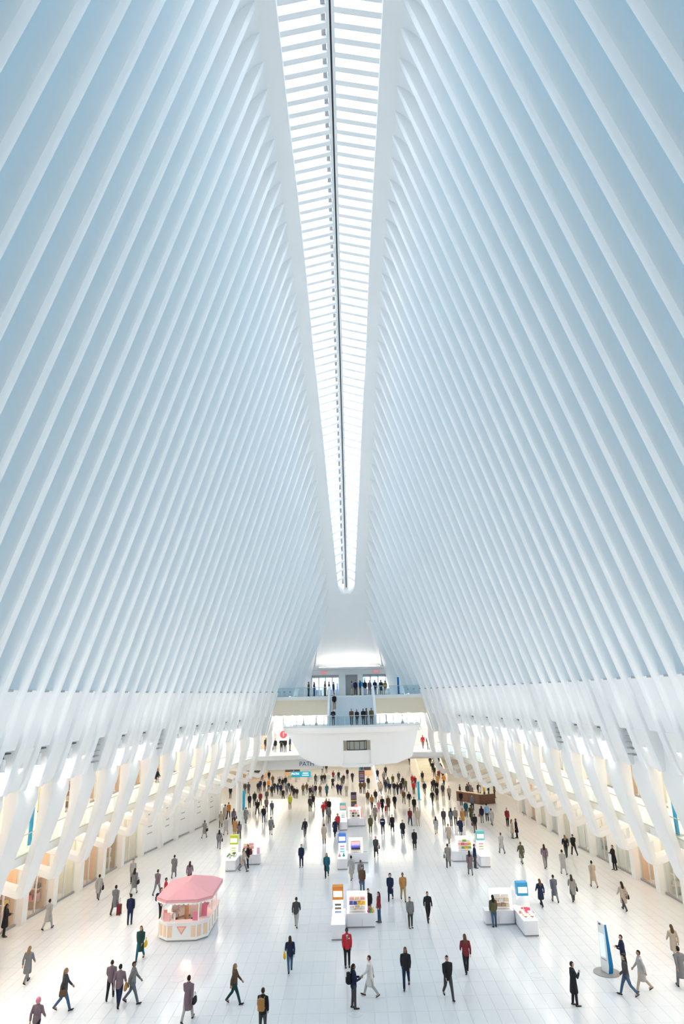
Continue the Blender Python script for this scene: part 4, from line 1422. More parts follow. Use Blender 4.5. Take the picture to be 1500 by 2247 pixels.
    for s in (-1, 1):
        hip, kn, an, q = J['leg', s]
        m = MB()
        rr = []
        c, sn = math.cos(q), math.sin(q)
        for y, z, w, h in ((.075, -.045, .022, .02), (.06, -.04, .036, .038), (0, -.038, .043, .045), (-.08, -.052, .047, .032), (-.16, -.058, .042, .024), (-.195, -.062, .022, .016)):
            ring = []
            for k in range(8):
                a = 2*math.pi*k/8
                yy, zz = y, max(z+h*math.sin(a), -.08)
                ring.append((an.x+w*math.cos(a), an.y+yy*c-zz*sn*-1*0+0, an.z+zz+(-yy)*sn*(1 if q > 0 else 0.55)))
            rr.append(ring)
        m.rings(rr)
        me = m.build('shoe_'+tag, M['cloth'], smooth='all')
        T['shoes'].append(me.data)
        bpy.data.objects.remove(me)
    # hair and hats

    def cap(c, r, keep, nm, extra=None, matn='cloth'):
        m = MB()
        nu, nv = 18, 12
        vs, fs = [], []
        for i in range(nv+1):
            th = math.pi*i/nv
            for j in range(nu):
                p = 2*math.pi*j/nu
                vs.append((c[0]+r[0]*math.sin(th)*math.cos(p), c[1]+r[1]*math.sin(th)*math.sin(p), c[2]+r[2]*math.cos(th)))
        for i in range(nv):
            for j in range(nu):
                f = (i*nu+j, (i+1)*nu+j, (i+1)*nu+(j+1) % nu, i*nu+(j+1) % nu)
                cc = sum((Vector(vs[q]) for q in f), Vector())/4
                if keep(cc.y-c[1], cc.z-c[2]):
                    fs.append(f)
        m.add(vs, fs)
        if extra:
            extra(m)
        o = m.build(nm, M[matn], smooth='all')
        me = o.data
        bpy.data.objects.remove(o)
        return me
    hc = (0, -.004, 1.665+z0)
    T['hair'] = cap(hc, (.082, .098, .114), lambda y, z: z > .045 or (y > -.01 and z > -.07), 'hair_'+tag)

    def longe(m):
        eloft(m, [(0, .055, 1.70+z0, .07, .05), (0, .07, 1.60+z0, .088, .05), (0, .085, 1.50+z0, .10, .045), (0, .10, 1.40+z0, .095, .035), (0, .105, 1.33+z0, .06, .02)], 12)
    T['longhair'] = cap(hc, (.084, .10, .116), lambda y, z: z > .045 or (y > -.02 and z > -.09), 'longhair_'+tag, longe)

    def brim(m):
        eloft(m, [(0, -.004, 1.675+z0, .088, .104), (0, -.004, 1.675+z0, .094, .110), (0, -.004, 1.72+z0, .092, .108), (0, -.004, 1.72+z0, .084, .10)], 18)
    T['hat'] = cap((0, -.004, 1.67+z0), (.088, .104, .125), lambda y, z: z > .01, 'hat_'+tag, brim)
    T['hood'] = cap((0, .012, 1.655+z0), (.105, .12, .14), lambda y, z: z > .075 or y > -.03 and z > -.125, 'hood_'+tag)
    T['J'] = J
    return T


POSES = {
    's': make_pose({-1: (2, 1), 1: (-3, 2)}, {-1: (4, 7, 12, 4), 1: (2, 7, 14, 4)}),
    'w': make_pose({-1: (24, 6), 1: (-20, 22)}, {-1: (-22, 8, 14, 3), 1: (24, 7, 22, 5)}),
    'v': make_pose({-1: (-20, 24), 1: (22, 5)}, {-1: (22, 7, 22, 5), 1: (-24, 8, 14, 3)}),
    'p': make_pose({-1: (3, 2), 1: (-4, 3)}, {-1: (22, 8, 82, 30), 1: (18, 10, 84, 34)}),
    'c': make_pose({-1: (3, 2), 1: (-5, 3)}, {-1: (30, 4, 112, 34), 1: (8, 14, 78, 62)}),
}
TPL = {k: build_templates(J, k) for k, J in POSES.items()}

PAL = {'k': ((.022, .022, .026), 'black'), 'n': ((.018, .027, .065), 'navy'), 'dg': ((.065, .065, .07), 'dark grey'), 'g': ((.19, .19, .195), 'grey'),
       'lg': ((.42, .41, .40), 'light grey'), 'b': ((.46, .38, .30), 'beige'), 't': ((.42, .22, .075), 'tan'), 'br': ((.115, .07, .045), 'brown'),
       'r': ((.50, .035, .05), 'red'), 'dr': ((.19, .03, .038), 'dark red'), 'o': ((.60, .22, .04), 'orange'), 'gn': ((.02, .055, .05), 'dark green'),
       'ol': ((.10, .095, .05), 'olive'), 'te': ((.02, .11, .16), 'teal'), 'm': ((.20, .14, .165), 'mauve'), 'w': ((.66, .64, .64), 'white'),
       'y': ((.70, .42, .03), 'yellow'), 'lb': ((.28, .48, .75), 'light blue'), 'pk': ((.70, .25, .33), 'pink'), 'hv': ((.55, .62, .05), 'lime yellow'),
       'jb': ((.06, .115, .20), 'blue'), 'kh': ((.35, .27, .14), 'khaki'), 'ng': ((.12, .14, .17), 'slate'), 'dt': ((.28, .26, .235), 'grey brown')}
SKINS = [(.55, .33, .24), (.48, .28, .20), (.60, .38, .29), (.30, .165, .11), (.12, .06, .04)]
HAIRS = [(.03, .02, .015), (.05, .03, .02), (.12, .07, .04), (.02, .02, .02), (.25, .17, .09)]
DIRS = {'T': 0.0, 'A': math.pi, 'R': math.pi/2, 'L': -math.pi/2}
rp = random.Random(11)
PN = [0]


def person(pos, d, pose, top, legs, label, hair='hair', haircol=None, skin=None, sc=None, group=None, turn=0.0, shoe='k', hat=None):
    T = TPL[pose]
    kind, tc = top
    rz = (DIRS[d] if isinstance(d, str) else d)+turn
    sc = sc or (0.97+0.08*rp.random())
    t = thing('person', label, 'person', pos, rz, group, sc)
    sk = skin if skin is not None else rp.choice(SKINS[:4])
    link('body', T['body'], t, color=sk)
    link('coat' if kind == 'c' else 'jacket', T['coat' if kind == 'c' else 'jacket'], t, color=PAL[tc][0])
    link('trousers', T['trousers'], t, color=PAL[legs][0])
    for me in T['shoes']:
        link('shoe', me, t, color=PAL[shoe][0])
    if hair != 'none':
        link('hair', T[hair], t, color=haircol or rp.choice(HAIRS))
    if hat:
        link(hat[0], T[hat[0]], t, color=PAL[hat[1]][0])
    return t


def at_person(t, v):
    return Matrix.LocRotScale(t.location, t.rotation_euler, t.scale) @ Vector(v)


_bagme = {}


def bag(t, kind, col, label, side=1):
    "bag carried by a person: kinds b hand/shoulder bag, k backpack, s wheeled case"
    if kind not in _bagme:
        parts = []
        if kind == 'k':
            m = MB()
            rbox(m, -.15, .15, -.09, .09, -.22, .20, .07)
            m.ell((0, 0, .18), (.14, .085, .07), 12, 6)
            parts.append(('body', m))
            m = MB()
            rbox(m, -.11, .11, .08, .13, -.19, .02, .03)
            parts.append(('pocket', m))
            m = MB()
            for s in (-1, 1):
                m.tube([(s*.10, -.07, .19), (s*.105, -.17, .24), (s*.11, -.31, .14), (s*.12, -.30, -.05), (s*.12, -.10, -.18)], .016, 6)
            parts.append(('strap', m))
        elif kind == 'b':
            m = MB()
            m.rings([[(x*w, y*w2, z) for x, y in ((-.05, -.16), (.05, -.16), (.07, 0), (.05, .16), (-.05, .16), (-.07, 0))] for z, w, w2 in ((-.14, .7, .85), (-.08, 1.1, 1.05), (.08, .9, 1), (.14, .5, .9))])
            parts.append(('body', m))
            m = MB()
            m.tube([(0, -.11, .12), (0, -.09, .27), (0, 0, .33), (0, .09, .27), (0, .11, .12)], .012, 6)
            parts.append(('strap', m))
        else:
            m = MB()
            rbox(m, -.12, .12, -.20, .20, .06, .62, .05)
            parts.append(('body', m))
            m = MB()
            m.tube([(-.0, .12, .62), (-.0, .12, .98), (0, -.12, .98), (0, -.12, .62)], .012, 6)
            parts.append(('handle', m))
            for x in (-.1, .1):
                for y in (-.15, .15):
                    m = MB()
                    m.prism([(x*0+.035*math.cos(a)+y, .035+.035*math.sin(a)) for a in np.linspace(0, 6.283, 11)[:-1]], x-.015, x+.015, axis='x')
                    parts.append(('wheel', m))
        out = []
        for nm, m in parts:
            o = m.build(nm, M['cloth'], smooth=True)
            out.append((nm, o.data))
            bpy.data.objects.remove(o)
        _bagme[kind] = out
    names = {'k': 'backpack', 'b': 'handbag', 's': 'suitcase'}
    off = {'k': (0, .235, 1.22), 'b': (side*.30, 0.02, .80), 's': (side*.34, .12, 0)}[kind]
    p = at_person(t, off)
    b = thing(names[kind], label, {'k': 'backpack', 'b': 'bag', 's': 'suitcase'}[kind], p, t.rotation_euler.z)
    for nm, me in _bagme[kind]:
        c = col
        if nm in ('wheel', 'handle'):
            c = (.03, .03, .03)
        link(nm, me, b, color=c)
    return b


C = lambda k: PAL[k][0]
# ---- named people of the near half: (x, y of the feet in the photograph, facing, pose, garment, trousers, label, options)
P_LIST = [
    (8, 2056, 'R', 'p', 'ck', 'k', 'person in black coat standing at the left edge by the storefront', {}),
    (104, 2039, 'A', 'w', 'clg', 'lg', 'person in pale grey coat walking beside the near left columns', {}),
    (58, 2157, 'A', 'v', 'cg', 'g', 'person in grey coat walking alone at the lower left corner', {}),
    (138, 2218, 'R', 'w', 'jdg', 'jb', 'person in dark jacket and blue jeans carrying a brown shoulder bag, lower left', {'bag': ('b', C('br'), 'brown shoulder bag of the jeans wearer at lower left', -1)}),
    (241, 2193, 'A', 'w', 'jm', 'k', 'leftmost of three friends walking close together, mauve jacket and black trousers', {}),
    (259, 2210, 'A', 'v', 'jm', 'n', 'middle of three friends walking close together, dark trousers, holding a tan bag', {'bag': ('b', C('t'), 'tan bag held by the middle one of three friends', -1)}),
    (289, 2202, 'R', 'w', 'jg', 'ng', 'rightmost of three friends walking close together, grey jacket and slate trousers', {}),
    (306, 2107, 'T', 'w', 'cgn', 'te', 'person in dark green coat with long hair carrying a yellow bag', {'hair': 'longhair', 'bag': ('b', C('y'), 'bright yellow bag carried by the person in dark green coat', 1)}),
    (284, 2029, 'A', 's', 'jn', 'n', 'person in navy jacket and navy trousers left of the pink canopy bar', {}),
    (251, 2006, 'A', 'w', 'cg', 'dg', 'person in long grey coat pulling a dark red suitcase', {'bag': ('s', C('dr'), 'dark red wheeled suitcase pulled by the grey coated walker', -1)}),
    (215, 1974, 'A', 'v', 'clg', 'g', 'person in light grey coat with black bag near the left storefronts', {'bag': ('b', C('k'), 'black bag on the light grey coated walker by left storefronts', -1)}),
    (293, 1962, 'A', 'w', 'cg', 'lg', 'person in grey coat walking in front of the person in patterned coat', {'bag': ('b', C('k'), 'black bag of the grey coated walker left of pink canopy', -1)}),
    (290, 1938, 'T', 's', 'clg', 'dg', 'person in pale coat standing by the left shop windows behind another walker', {}),
    (344, 1964, 'A', 'w', 'jm', 'g', 'person in mauve jacket walking away, left behind the pink canopy bar', {}),
    (362, 1985, 'R', 's', 'jr', 'k', 'person in bright red jacket standing behind the left side of the canopy', {}),
    (381, 1926, 'A', 'w', 'cg', 'g', 'person in grey coat walking away behind the pink canopy bar', {}),
    (415, 1942, 'A', 'v', 'jm', 'dr', 'person in mauve jacket right behind the top of the pink canopy', {}),
    (351, 2016, 'R', 's', 'jn', 'k', 'person in navy jacket waiting at the left corner of the pink canopy bar', {'bag': ('k', C('n'), 'navy backpack at the left corner of the pink canopy bar', 1)}),
    (411, 2241, 'A', 'w', 'cm', 'lg', 'person in mauve coat with light trousers near the bottom left', {'bag': ('b', C('k'), 'black bag of the mauve coated walker at bottom left', -1)}),
    (76, 2290, 'A', 'v', 'jm', 'k', 'person with pink hood cut by the bottom left edge', {'hat': ('hood', 'pk'), 'hair': 'none'}),
    (514, 2203, 'R', 'w', 'jbr', 'gn', 'person in brown jacket and dark green trousers, left of bottom centre', {'hair': 'longhair'}),
    (576, 2272, 'A', 's', 'jk', 'dg', 'person in black jacket with a brown backpack cut by the bottom edge', {'bag': ('k', C('t'), 'brown leather backpack at the bottom edge', 1)}),
    (636, 2133, 'A', 'w', 'jn', 'jb', 'person in navy jacket and jeans with a yellow bag, left of the red blazer', {'bag': ('b', C('y'), 'yellow bag on the right shoulder of the navy jacket walker', 1)}),
    (650, 2035, 'A', 'v', 'jdg', 'lg', 'person in dark grey jacket and pale trousers left of the orange headed kiosk', {}),
    (762, 2122, 'T', 's', 'jr', 'k', 'person in red blazer, white shirt and black trousers facing the viewer', {'skin': SKINS[4], 'blazer': True}),
    (777, 2213, 'R', 'p', 'jn', 'dg', 'person in navy jacket and grey trousers looking down at a phone', {'bag': ('k', C('k'), 'black backpack of the person looking at a phone', 1), 'phone': True}),
    (812, 2187, 'L', 'w', 'cw', 'lg', 'person in white coat striding beside the person with a phone', {}),
    (892, 2168, 'T', 'w', 'jk', 'n', 'person in black open jacket walking toward the viewer, right of centre', {}),
    (985, 2192, 'T', 'v', 'jk', 'dg', 'person in black jacket walking toward the viewer, farthest right of that pair', {}),
    (1024, 2135, 'A', 'w', 'jdr', 'k', 'person in dark red jacket and black trousers walking away', {}),
    (832, 2024, 'L', 's', 'jdr', 'jb', 'person in maroon sweater and blue jeans at the orange headed kiosk', {'hair': 'longhair', 'haircol': (.03, .02, .02)}),
    (809, 2017, 'T', 's', 'jk', 'g', 'attendant in black top behind the orange headed kiosk', {}),
    (795, 1959, 'T', 's', 'jbr', 'jb', 'person in brown jacket and pale blue jeans behind the orange headed kiosk', {}),
    (857, 1976, 'T', 'w', 'cn', 'n', 'person in navy hooded coat walking beside the tan coat', {'hat': ('hood', 'n')}),
    (885, 1977, 'T', 'v', 'jt', 'kh', 'person in tan coat and khaki trousers walking toward the viewer', {}),
    (901, 2036, 'T', 's', 'jg', 'dg', 'person in mid grey jacket and dark grey trousers right of the orange headed kiosk', {}),
    (940, 2022, 'T', 'w', 'jk', 'k', 'person all in black walking right of the grey jacket', {}),
    (717, 1925, 'T', 'w', 'cte', 'k', 'person in teal coat left of the violet tower kiosk', {'hair': 'longhair'}),
    (661, 1903, 'T', 's', 'jn', 'n', 'person in navy clothes standing left of the violet tower kiosk', {}),
    (771, 1931, 'A', 'w', 'clg', 'b', 'person in cream grey coat passing in front of the violet tower kiosk', {}),
    (792, 1940, 'A', 'v', 'cg', 'g', 'person in grey coat behind the brown jacket, by the violet tower kiosk', {}),
    (1085, 2034, 'A', 's', 'jol', 'jb', 'person in olive jacket and blue jeans at the blue headed kiosk', {}),
    (1188, 1989, 'A', 'w', 'cn', 'k', 'person in navy coat right of the blue headed kiosk, leftmost of three walkers', {}),
    (1218, 1980, 'A', 'v', 'cng', 'g', 'person in slate coat, middle of three walkers right of the blue headed kiosk', {}),
    (1258, 1978, 'A', 'w', 'cdt', 'dg', 'person in grey brown coat with black bag, rightmost of three walkers', {'bag': ('b', C('k'), 'black bag of the grey brown coated walker at right', -1)}),
    (1303, 1947, 'A', 'v', 'cb', 'b', 'person in beige clothes walking near the right storefronts', {}),
    (1370, 1998, 'A', 'w', 'cb', 'dg', 'person in beige coat with a dark bag walking near the right storefronts', {'bag': ('b', C('k'), 'dark bag of the beige coated walker at right', -1)}),
    (1349, 1909, 'L', 'p', 'ck', 'k', 'person in long black coat standing by the right storefront columns', {'hair': 'hair'}),
    (1197, 1905, 'A', 'w', 'jm', 'dt', 'person in mauve jacket walking right of the turquoise headed kiosk', {}),
    (1237, 1919, 'A', 'v', 'clg', 'lg', 'person in pale grey coat walking right of the mauve jacket', {}),
    (1145, 1895, 'A', 'w', 'col', 'dt', 'person in olive coat right of the turquoise headed kiosk', {}),
    (1101, 1873, 'A', 'v', 'clg', 'g', 'person in pale grey coat behind and right of the turquoise headed kiosk', {}),
    (1243, 1881, 'A', 'w', 'jk', 'dg', 'left one of two dark jacketed walkers near the right storefronts', {}),
    (1260, 1877, 'A', 'v', 'jk', 'k', 'right one of two dark jacketed walkers near the right storefronts', {}),
    (1263, 2207, 'R', 'c', 'ck', 'k', 'person in long black coat with hand at chin, lower right', {}),
    (1371, 2136, 'L', 'p', 'jn', 'g', 'person in navy jacket and grey trousers standing behind the information totem', {}),
    (1378, 2186, 'L', 'w', 'jdg', 'jb', 'person in dark grey jacket striding past the totem disc', {}),
    (1411, 2176, 'L', 'v', 'clg', 'b', 'person in pale coat striding right of the totem disc', {}),
    (1482, 2106, 'A', 'w', 'cb', 'b', 'person in beige coat walking at the right edge', {}),
    (1499, 2170, 'A', 'v', 'cg', 'g', 'person in grey coat cut by the right edge', {}),
    (984, 1903, 'A', 'w', 'cdt', 'dg', 'person in grey brown coat left of the turquoise headed kiosk with a slate bag', {'bag': ('b', C('ng'), 'slate bag held left of the turquoise headed kiosk', 1)}),
    (1032, 1920, 'A', 'v', 'cm', 'g', 'person in mauve coat stepping past the front of the turquoise headed kiosk', {}),
    (1043, 1905, 'R', 's', 'jn', 'dg', 'person in navy jacket at the counter of the turquoise headed kiosk', {}),
    (543, 1905, 'L', 'p', 'jk', 'k', 'person in black jacket with maroon backpack at the lime headed kiosk', {'bag': ('k', C('dr'), 'maroon backpack at the lime headed kiosk', 1)}),
    (534, 1912, 'R', 'w', 'cb', 'g', 'person in beige coat at the lime headed kiosk', {'hair': 'longhair'}),
    (448, 1839, 'A', 'w', 'cdt', 'lg', 'person in grey brown coat with dark bag by the left white hoarding', {'bag': ('b', C('k'), 'dark bag of the walker by the left white hoarding', -1)}),
    (480, 1863, 'A', 'v', 'jg', 'g', 'person in grey jacket and grey trousers left of the lime headed kiosk', {'bag': ('b', C('k'), 'black bag of the grey walker left of lime headed kiosk', -1)}),
    (495, 1832, 'A', 'w', 'clg', 'b', 'person in pale grey coat behind the lime headed kiosk', {}),
    (493, 1801, 'A', 'v', 'cb', 'dt', 'person in beige coat near the left hall column, second from column', {}),
    (484, 1816, 'A', 'w', 'cb', 'br', 'person in beige coat half hidden by the left hall column', {}),
    (501, 1795, 'A', 'w', 'jo', 'k', 'person in orange brown jacket and black trousers near the left hall column', {}),
    (512, 1811, 'A', 'v', 'jm', 'k', 'person in mauve jacket behind the tan coat, left middle', {'bag': ('b', C('k'), 'black bag of the mauve jacket walker, left middle', -1)}),
    (515, 1836, 'A', 's', 'ct', 'b', 'person in tan coat walking just behind the lime headed kiosk', {}),
    (524, 1842, 'A', 'w', 'jm', 'dg', 'person in mauve jacket next to the lime tower head', {}),
    (539, 1807, 'A', 'v', 'cdt', 'g', 'person in long grey brown coat in front of the white round column', {}),
    (547, 1773, 'T', 's', 'jk', 'k', 'person in black beside the cyan totem', {}),
    (564, 1787, 'A', 'w', 'jk', 'k', 'person all in black leading a dark group, left middle', {}),
    (558, 1769, 'T', 's', 'jk', 'dg', 'person in black jacket in the dark group, left middle', {}),
    (571, 1768, 'T', 's', 'jdr', 'dg', 'person in dark red jacket in the dark group, left middle', {}),
    (578, 1805, 'A', 'w', 'jk', 'jb', 'person in black jacket and blue jeans in front of the dark group', {}),
    (584, 1783, 'A', 's', 'jm', 'dg', 'person in mauve jacket right of the dark group, with dark trousers', {}),
    (596, 1789, 'A', 'w', 'jng', 'ng', 'person in slate jacket right of the dark group, left middle', {}),
    (594, 1832, 'A', 'v', 'cg', 'lg', 'person in grey coat alone with black bag right of the lime headed kiosk', {'bag': ('b', C('k'), 'black bag of the lone grey coat, left middle', -1)}),
    (636, 1776, 'T', 's', 'jhv', 'kh', 'person in lime yellow safety jacket', {}),
    (669, 1836, 'T', 'w', 'jk', 'dg', 'person in black jacket walking alone in the left centre', {'bag': ('b', C('k'), 'black bag of the lone black jacket in the left centre', -1)}),
    (711, 1852, 'A', 's', 'cb', 'dg', 'person in beige coat walking alone left of the violet tower kiosk', {}),
    (735, 1836, 'T', 'w', 'cn', 'n', 'person in dark navy coat left of the teal tower kiosk', {}),
    (741, 1824, 'T', 's', 'jr', 'dg', 'person with red hood right behind the dark navy coat', {'hat': ('hood', 'r'), 'hair': 'none'}),
    (709, 1793, 'A', 'w', 'jr', 'dg', 'left one of two people in red jackets, left centre', {}),
    (716, 1786, 'A', 'v', 'jr', 'g', 'right one of two people in red jackets, left centre', {}),
    (722, 1788, 'T', 's', 'jk', 'g', 'person in black jacket right of the two red jackets', {}),
    (722, 1806, 'T', 'w', 'jg', 'dg', 'person in grey jacket in front of the two red jackets', {}),
    (680, 1781, 'A', 's', 'jdg', 'dg', 'person in dark grey jacket in front of the low floor edge, left centre', {}),
    (687, 1772, 'A', 'w', 'jk', 'g', 'person in black jacket right of the dark grey one at the floor edge', {}),
    (825, 1880, 'T', 'w', 'cdg', 'k', 'person in dark coat and pink hat right of the violet tower kiosk', {'hat': ('hat', 'pk'), 'bag': ('b', C('br'), 'brown bag of the person in pink hat', 1)}),
    (813, 1828, 'T', 's', 'jol', 'ol', 'person in olive black jacket right of the teal tower kiosk', {}),
    (840, 1830, 'T', 'w', 'jn', 'dg', 'person in navy and white striped top, centre right', {'stripe': True}),
    (861, 1825, 'T', 'v', 'ck', 'k', 'person in black coat with a blue bag, centre right', {'bag': ('b', C('ng'), 'blue grey bag of the black coated walker, centre right', -1)}),
    (884, 1840, 'T', 'w', 'ck', 'dg', 'person in black coat walking between the blue bag walker and lone black coat', {}),
    (910, 1864, 'T', 's', 'ck', 'k', 'person in black coat walking alone right of centre', {}),
    (900, 1811, 'T', 'v', 'jdr', 'n', 'person in dark red striped sweater left of the pale tan coat', {}),
    (917, 1812, 'T', 's', 'jb', 'b', 'person in pale tan coat right of centre', {}),
    (909, 1784, 'T', 's', 'jk', 'dg', 'person in black jacket above the pale tan coat', {}),
    (898, 1769, 'T', 'w', 'jk', 'b', 'person in black jacket and bare legs above and left of the black jacket', {}),
    (866, 1775, 'T', 'v', 'jk', 'k', 'person in black jacket right of the red suitcase', {}),
    (852, 1781, 'T', 's', 'cbr', 'dg', 'person in dark brown coat pulling a red suitcase', {'bag': ('s', C('r'), 'bright red suitcase in the middle of the crowd', -1)}),
    (839, 1781, 'T', 'w', 'ck', 'k', 'person in black coat left of the red suitcase', {}),
    (831, 1783, 'T', 's', 'cpk', 'pk', 'small person in pink clothes left of the black coat, centre right', {'sc': 0.8}),
    (816, 1776, 'T', 'w', 'jt', 'dg', 'person in tan jacket behind the olive black jacket', {}),
    (823, 1801, 'A', 'v', 'cdt', 'ol', 'person in grey brown coat just above the olive black jacket', {}),
    (957, 1830, 'A', 'w', 'clg', 'b', 'person in pale grey clothes alone right of the lone black coat', {}),
    (974, 1812, 'T', 's', 'jdg', 'ol', 'person in dark grey jacket, leftmost of the group before the brown counter', {}),
    (990, 1812, 'A', 's', 'jng', 'ng', 'person in slate jacket, second from left before the brown counter', {}),
    (1000, 1811, 'T', 's', 'jdt', 'dg', 'person in grey brown jacket, third from left before the brown counter', {}),
    (1011, 1836, 'A', 'w', 'cn', 'g', 'person in navy coat striding in front of the group by the brown counter', {}),
    (1016, 1812, 'A', 's', 'ct', 'dt', 'person in long tan coat before the brown counter', {}),
    (1023, 1793, 'T', 's', 'jte', 'dg', 'person in dark teal jacket before the brown counter', {}),
    (1034, 1802, 'A', 'w', 'col', 'dg', 'person in olive coat before the brown counter', {}),
    (1043, 1827, 'A', 's', 'jk', 'br', 'person in black jacket with brown bag above the turquoise tower head', {'bag': ('b', C('br'), 'brown bag above the turquoise tower head', 1)}),
    (1058, 1806, 'A', 's', 'jn', 'g', 'person in navy jacket with red bag right of the olive coat', {'bag': ('b', C('r'), 'red bag of the navy jacket by the brown counter', 1)}),
    (1069, 1802, 'A', 's', 'jlb', 'n', 'person in light blue jacket before the brown counter', {}),
    (1079, 1811, 'A', 'w', 'clg', 'dt', 'person in pale grey coat right of the light blue jacket', {}),
    (1114, 1813, 'T', 's', 'jdr', 'k', 'person in dark red jacket by the right hall columns', {}),
    (1125, 1840, 'R', 's', 'cb', 'dt', 'person in beige coat talking to a black coat by the right columns', {}),
    (1134, 1839, 'L', 's', 'ck', 'k', 'person in black coat talking to a beige coat by the right columns', {}),
    (985, 1851, 'A', 'w', 'cb', 'dt', 'person in beige coat walking behind the turquoise headed kiosk', {}),
    (949, 1766, 'T', 'w', 'jk', 'dg', 'person in black jacket left in the open space below the concourse stair', {}),
    (959, 1756, 'T', 's', 'jk', 'k', 'person in black jacket one step behind, below the concourse stair', {}),
    (986, 1755, 'T', 'w', 'cdt', 'dg', 'person in grey brown coat alone right below the concourse stair', {}),
    (972, 1748, 'T', 's', 'jdg', 'dg', 'person in dark grey jacket below the right side of the concourse stair', {}),
    (1012, 1768, 'A', 's', 'jk', 'dg', 'person in black jacket leaning at the left end of the brown counter', {}),
    (1037, 1779, 'T', 's', 'jng', 'n', 'person in black and white clothes before the middle of the brown counter', {}),
]


def do_person(px, py, d, pose, top, legs, label, o, z=0.0, group=None):
    pos = G(px, py, z)
    if z > 10:          # the landings lie level with the viewpoint: placed by their known distance
        r = ray(px, py)
        yy = (84.1 if py > 1524 else 85.4) if z > 13 else (77.7 if py > 1560 else 80)
        pos = Vector((r.x/r.y*yy, yy, z))
    elif z > 7:
        r = ray(px, py)
        yy = min(pos.y, 91.5)
        pos = Vector((r.x/r.y*yy, yy, z))
    top = (top[0], top[1:])
    t = person(pos, d, pose, top, legs, label, hair=o.get('hair', rp.choice(['hair', 'hair', 'hair', 'longhair'])), haircol=o.get('haircol'),
               skin=o.get('skin'), sc=o.get('sc'), group=group, turn=(rp.random()-.5)*0.5, hat=o.get('hat'))
    if 'bag' in o:
        b = o['bag']
        bag(t, b[0], b[1], b[2], b[3])
    zz = TPL[pose]['J']['dz']
    if 'blazer' in o:
        MB().rings([[(-.045, -.128, 1.47+zz), (.045, -.128, 1.47+zz), (0, -.150, 1.16+zz)], [(-.04, -.09, 1.47+zz), (.04, -.09, 1.47+zz), (0, -.10, 1.16+zz)]]).build('shirt', M['paint'], t, color=(.8, .8, .8))
        MB().box(-.012, .012, -.165, -.12, 1.18+zz, 1.44+zz).build('tie', M['dark'], t)
        MB().box(.07, .13, -.150, -.12, 1.30+zz, 1.345+zz).build('badge', M['white'], t)
    if 'stripe' in o:
        eloft(MB(), [(0, 0, 1.24+zz, .19, .145), (0, 0, 1.32+zz, .194, .144)]).build('white_stripe', M['paint'], t, color=(.7, .68, .68))
    if 'phone' in o:
        w = TPL[pose]['J']['arm', 1][2]+TPL[pose]['J']['arm', 1][3]*0.10
        p = at_person(t, (0.0, w.y-0.02, w.z+0.03))
        q = MB().box(-.04, .04, -.01, .0, -.07, .07).build('phone', M['dark'], None, loc=p)
        q.rotation_euler = (0.5, 0, t.rotation_euler.z)
        q['label'] = 'dark phone held by the person in navy jacket'
        q['category'] = 'phone'
    return t


for row in P_LIST:
    do_person(*row)

person((-11.35, 45.6, 0), 'T', 'p', ('j', 'w'), 'kh', 'attendant in white top and tan apron standing inside the pink canopy bar')

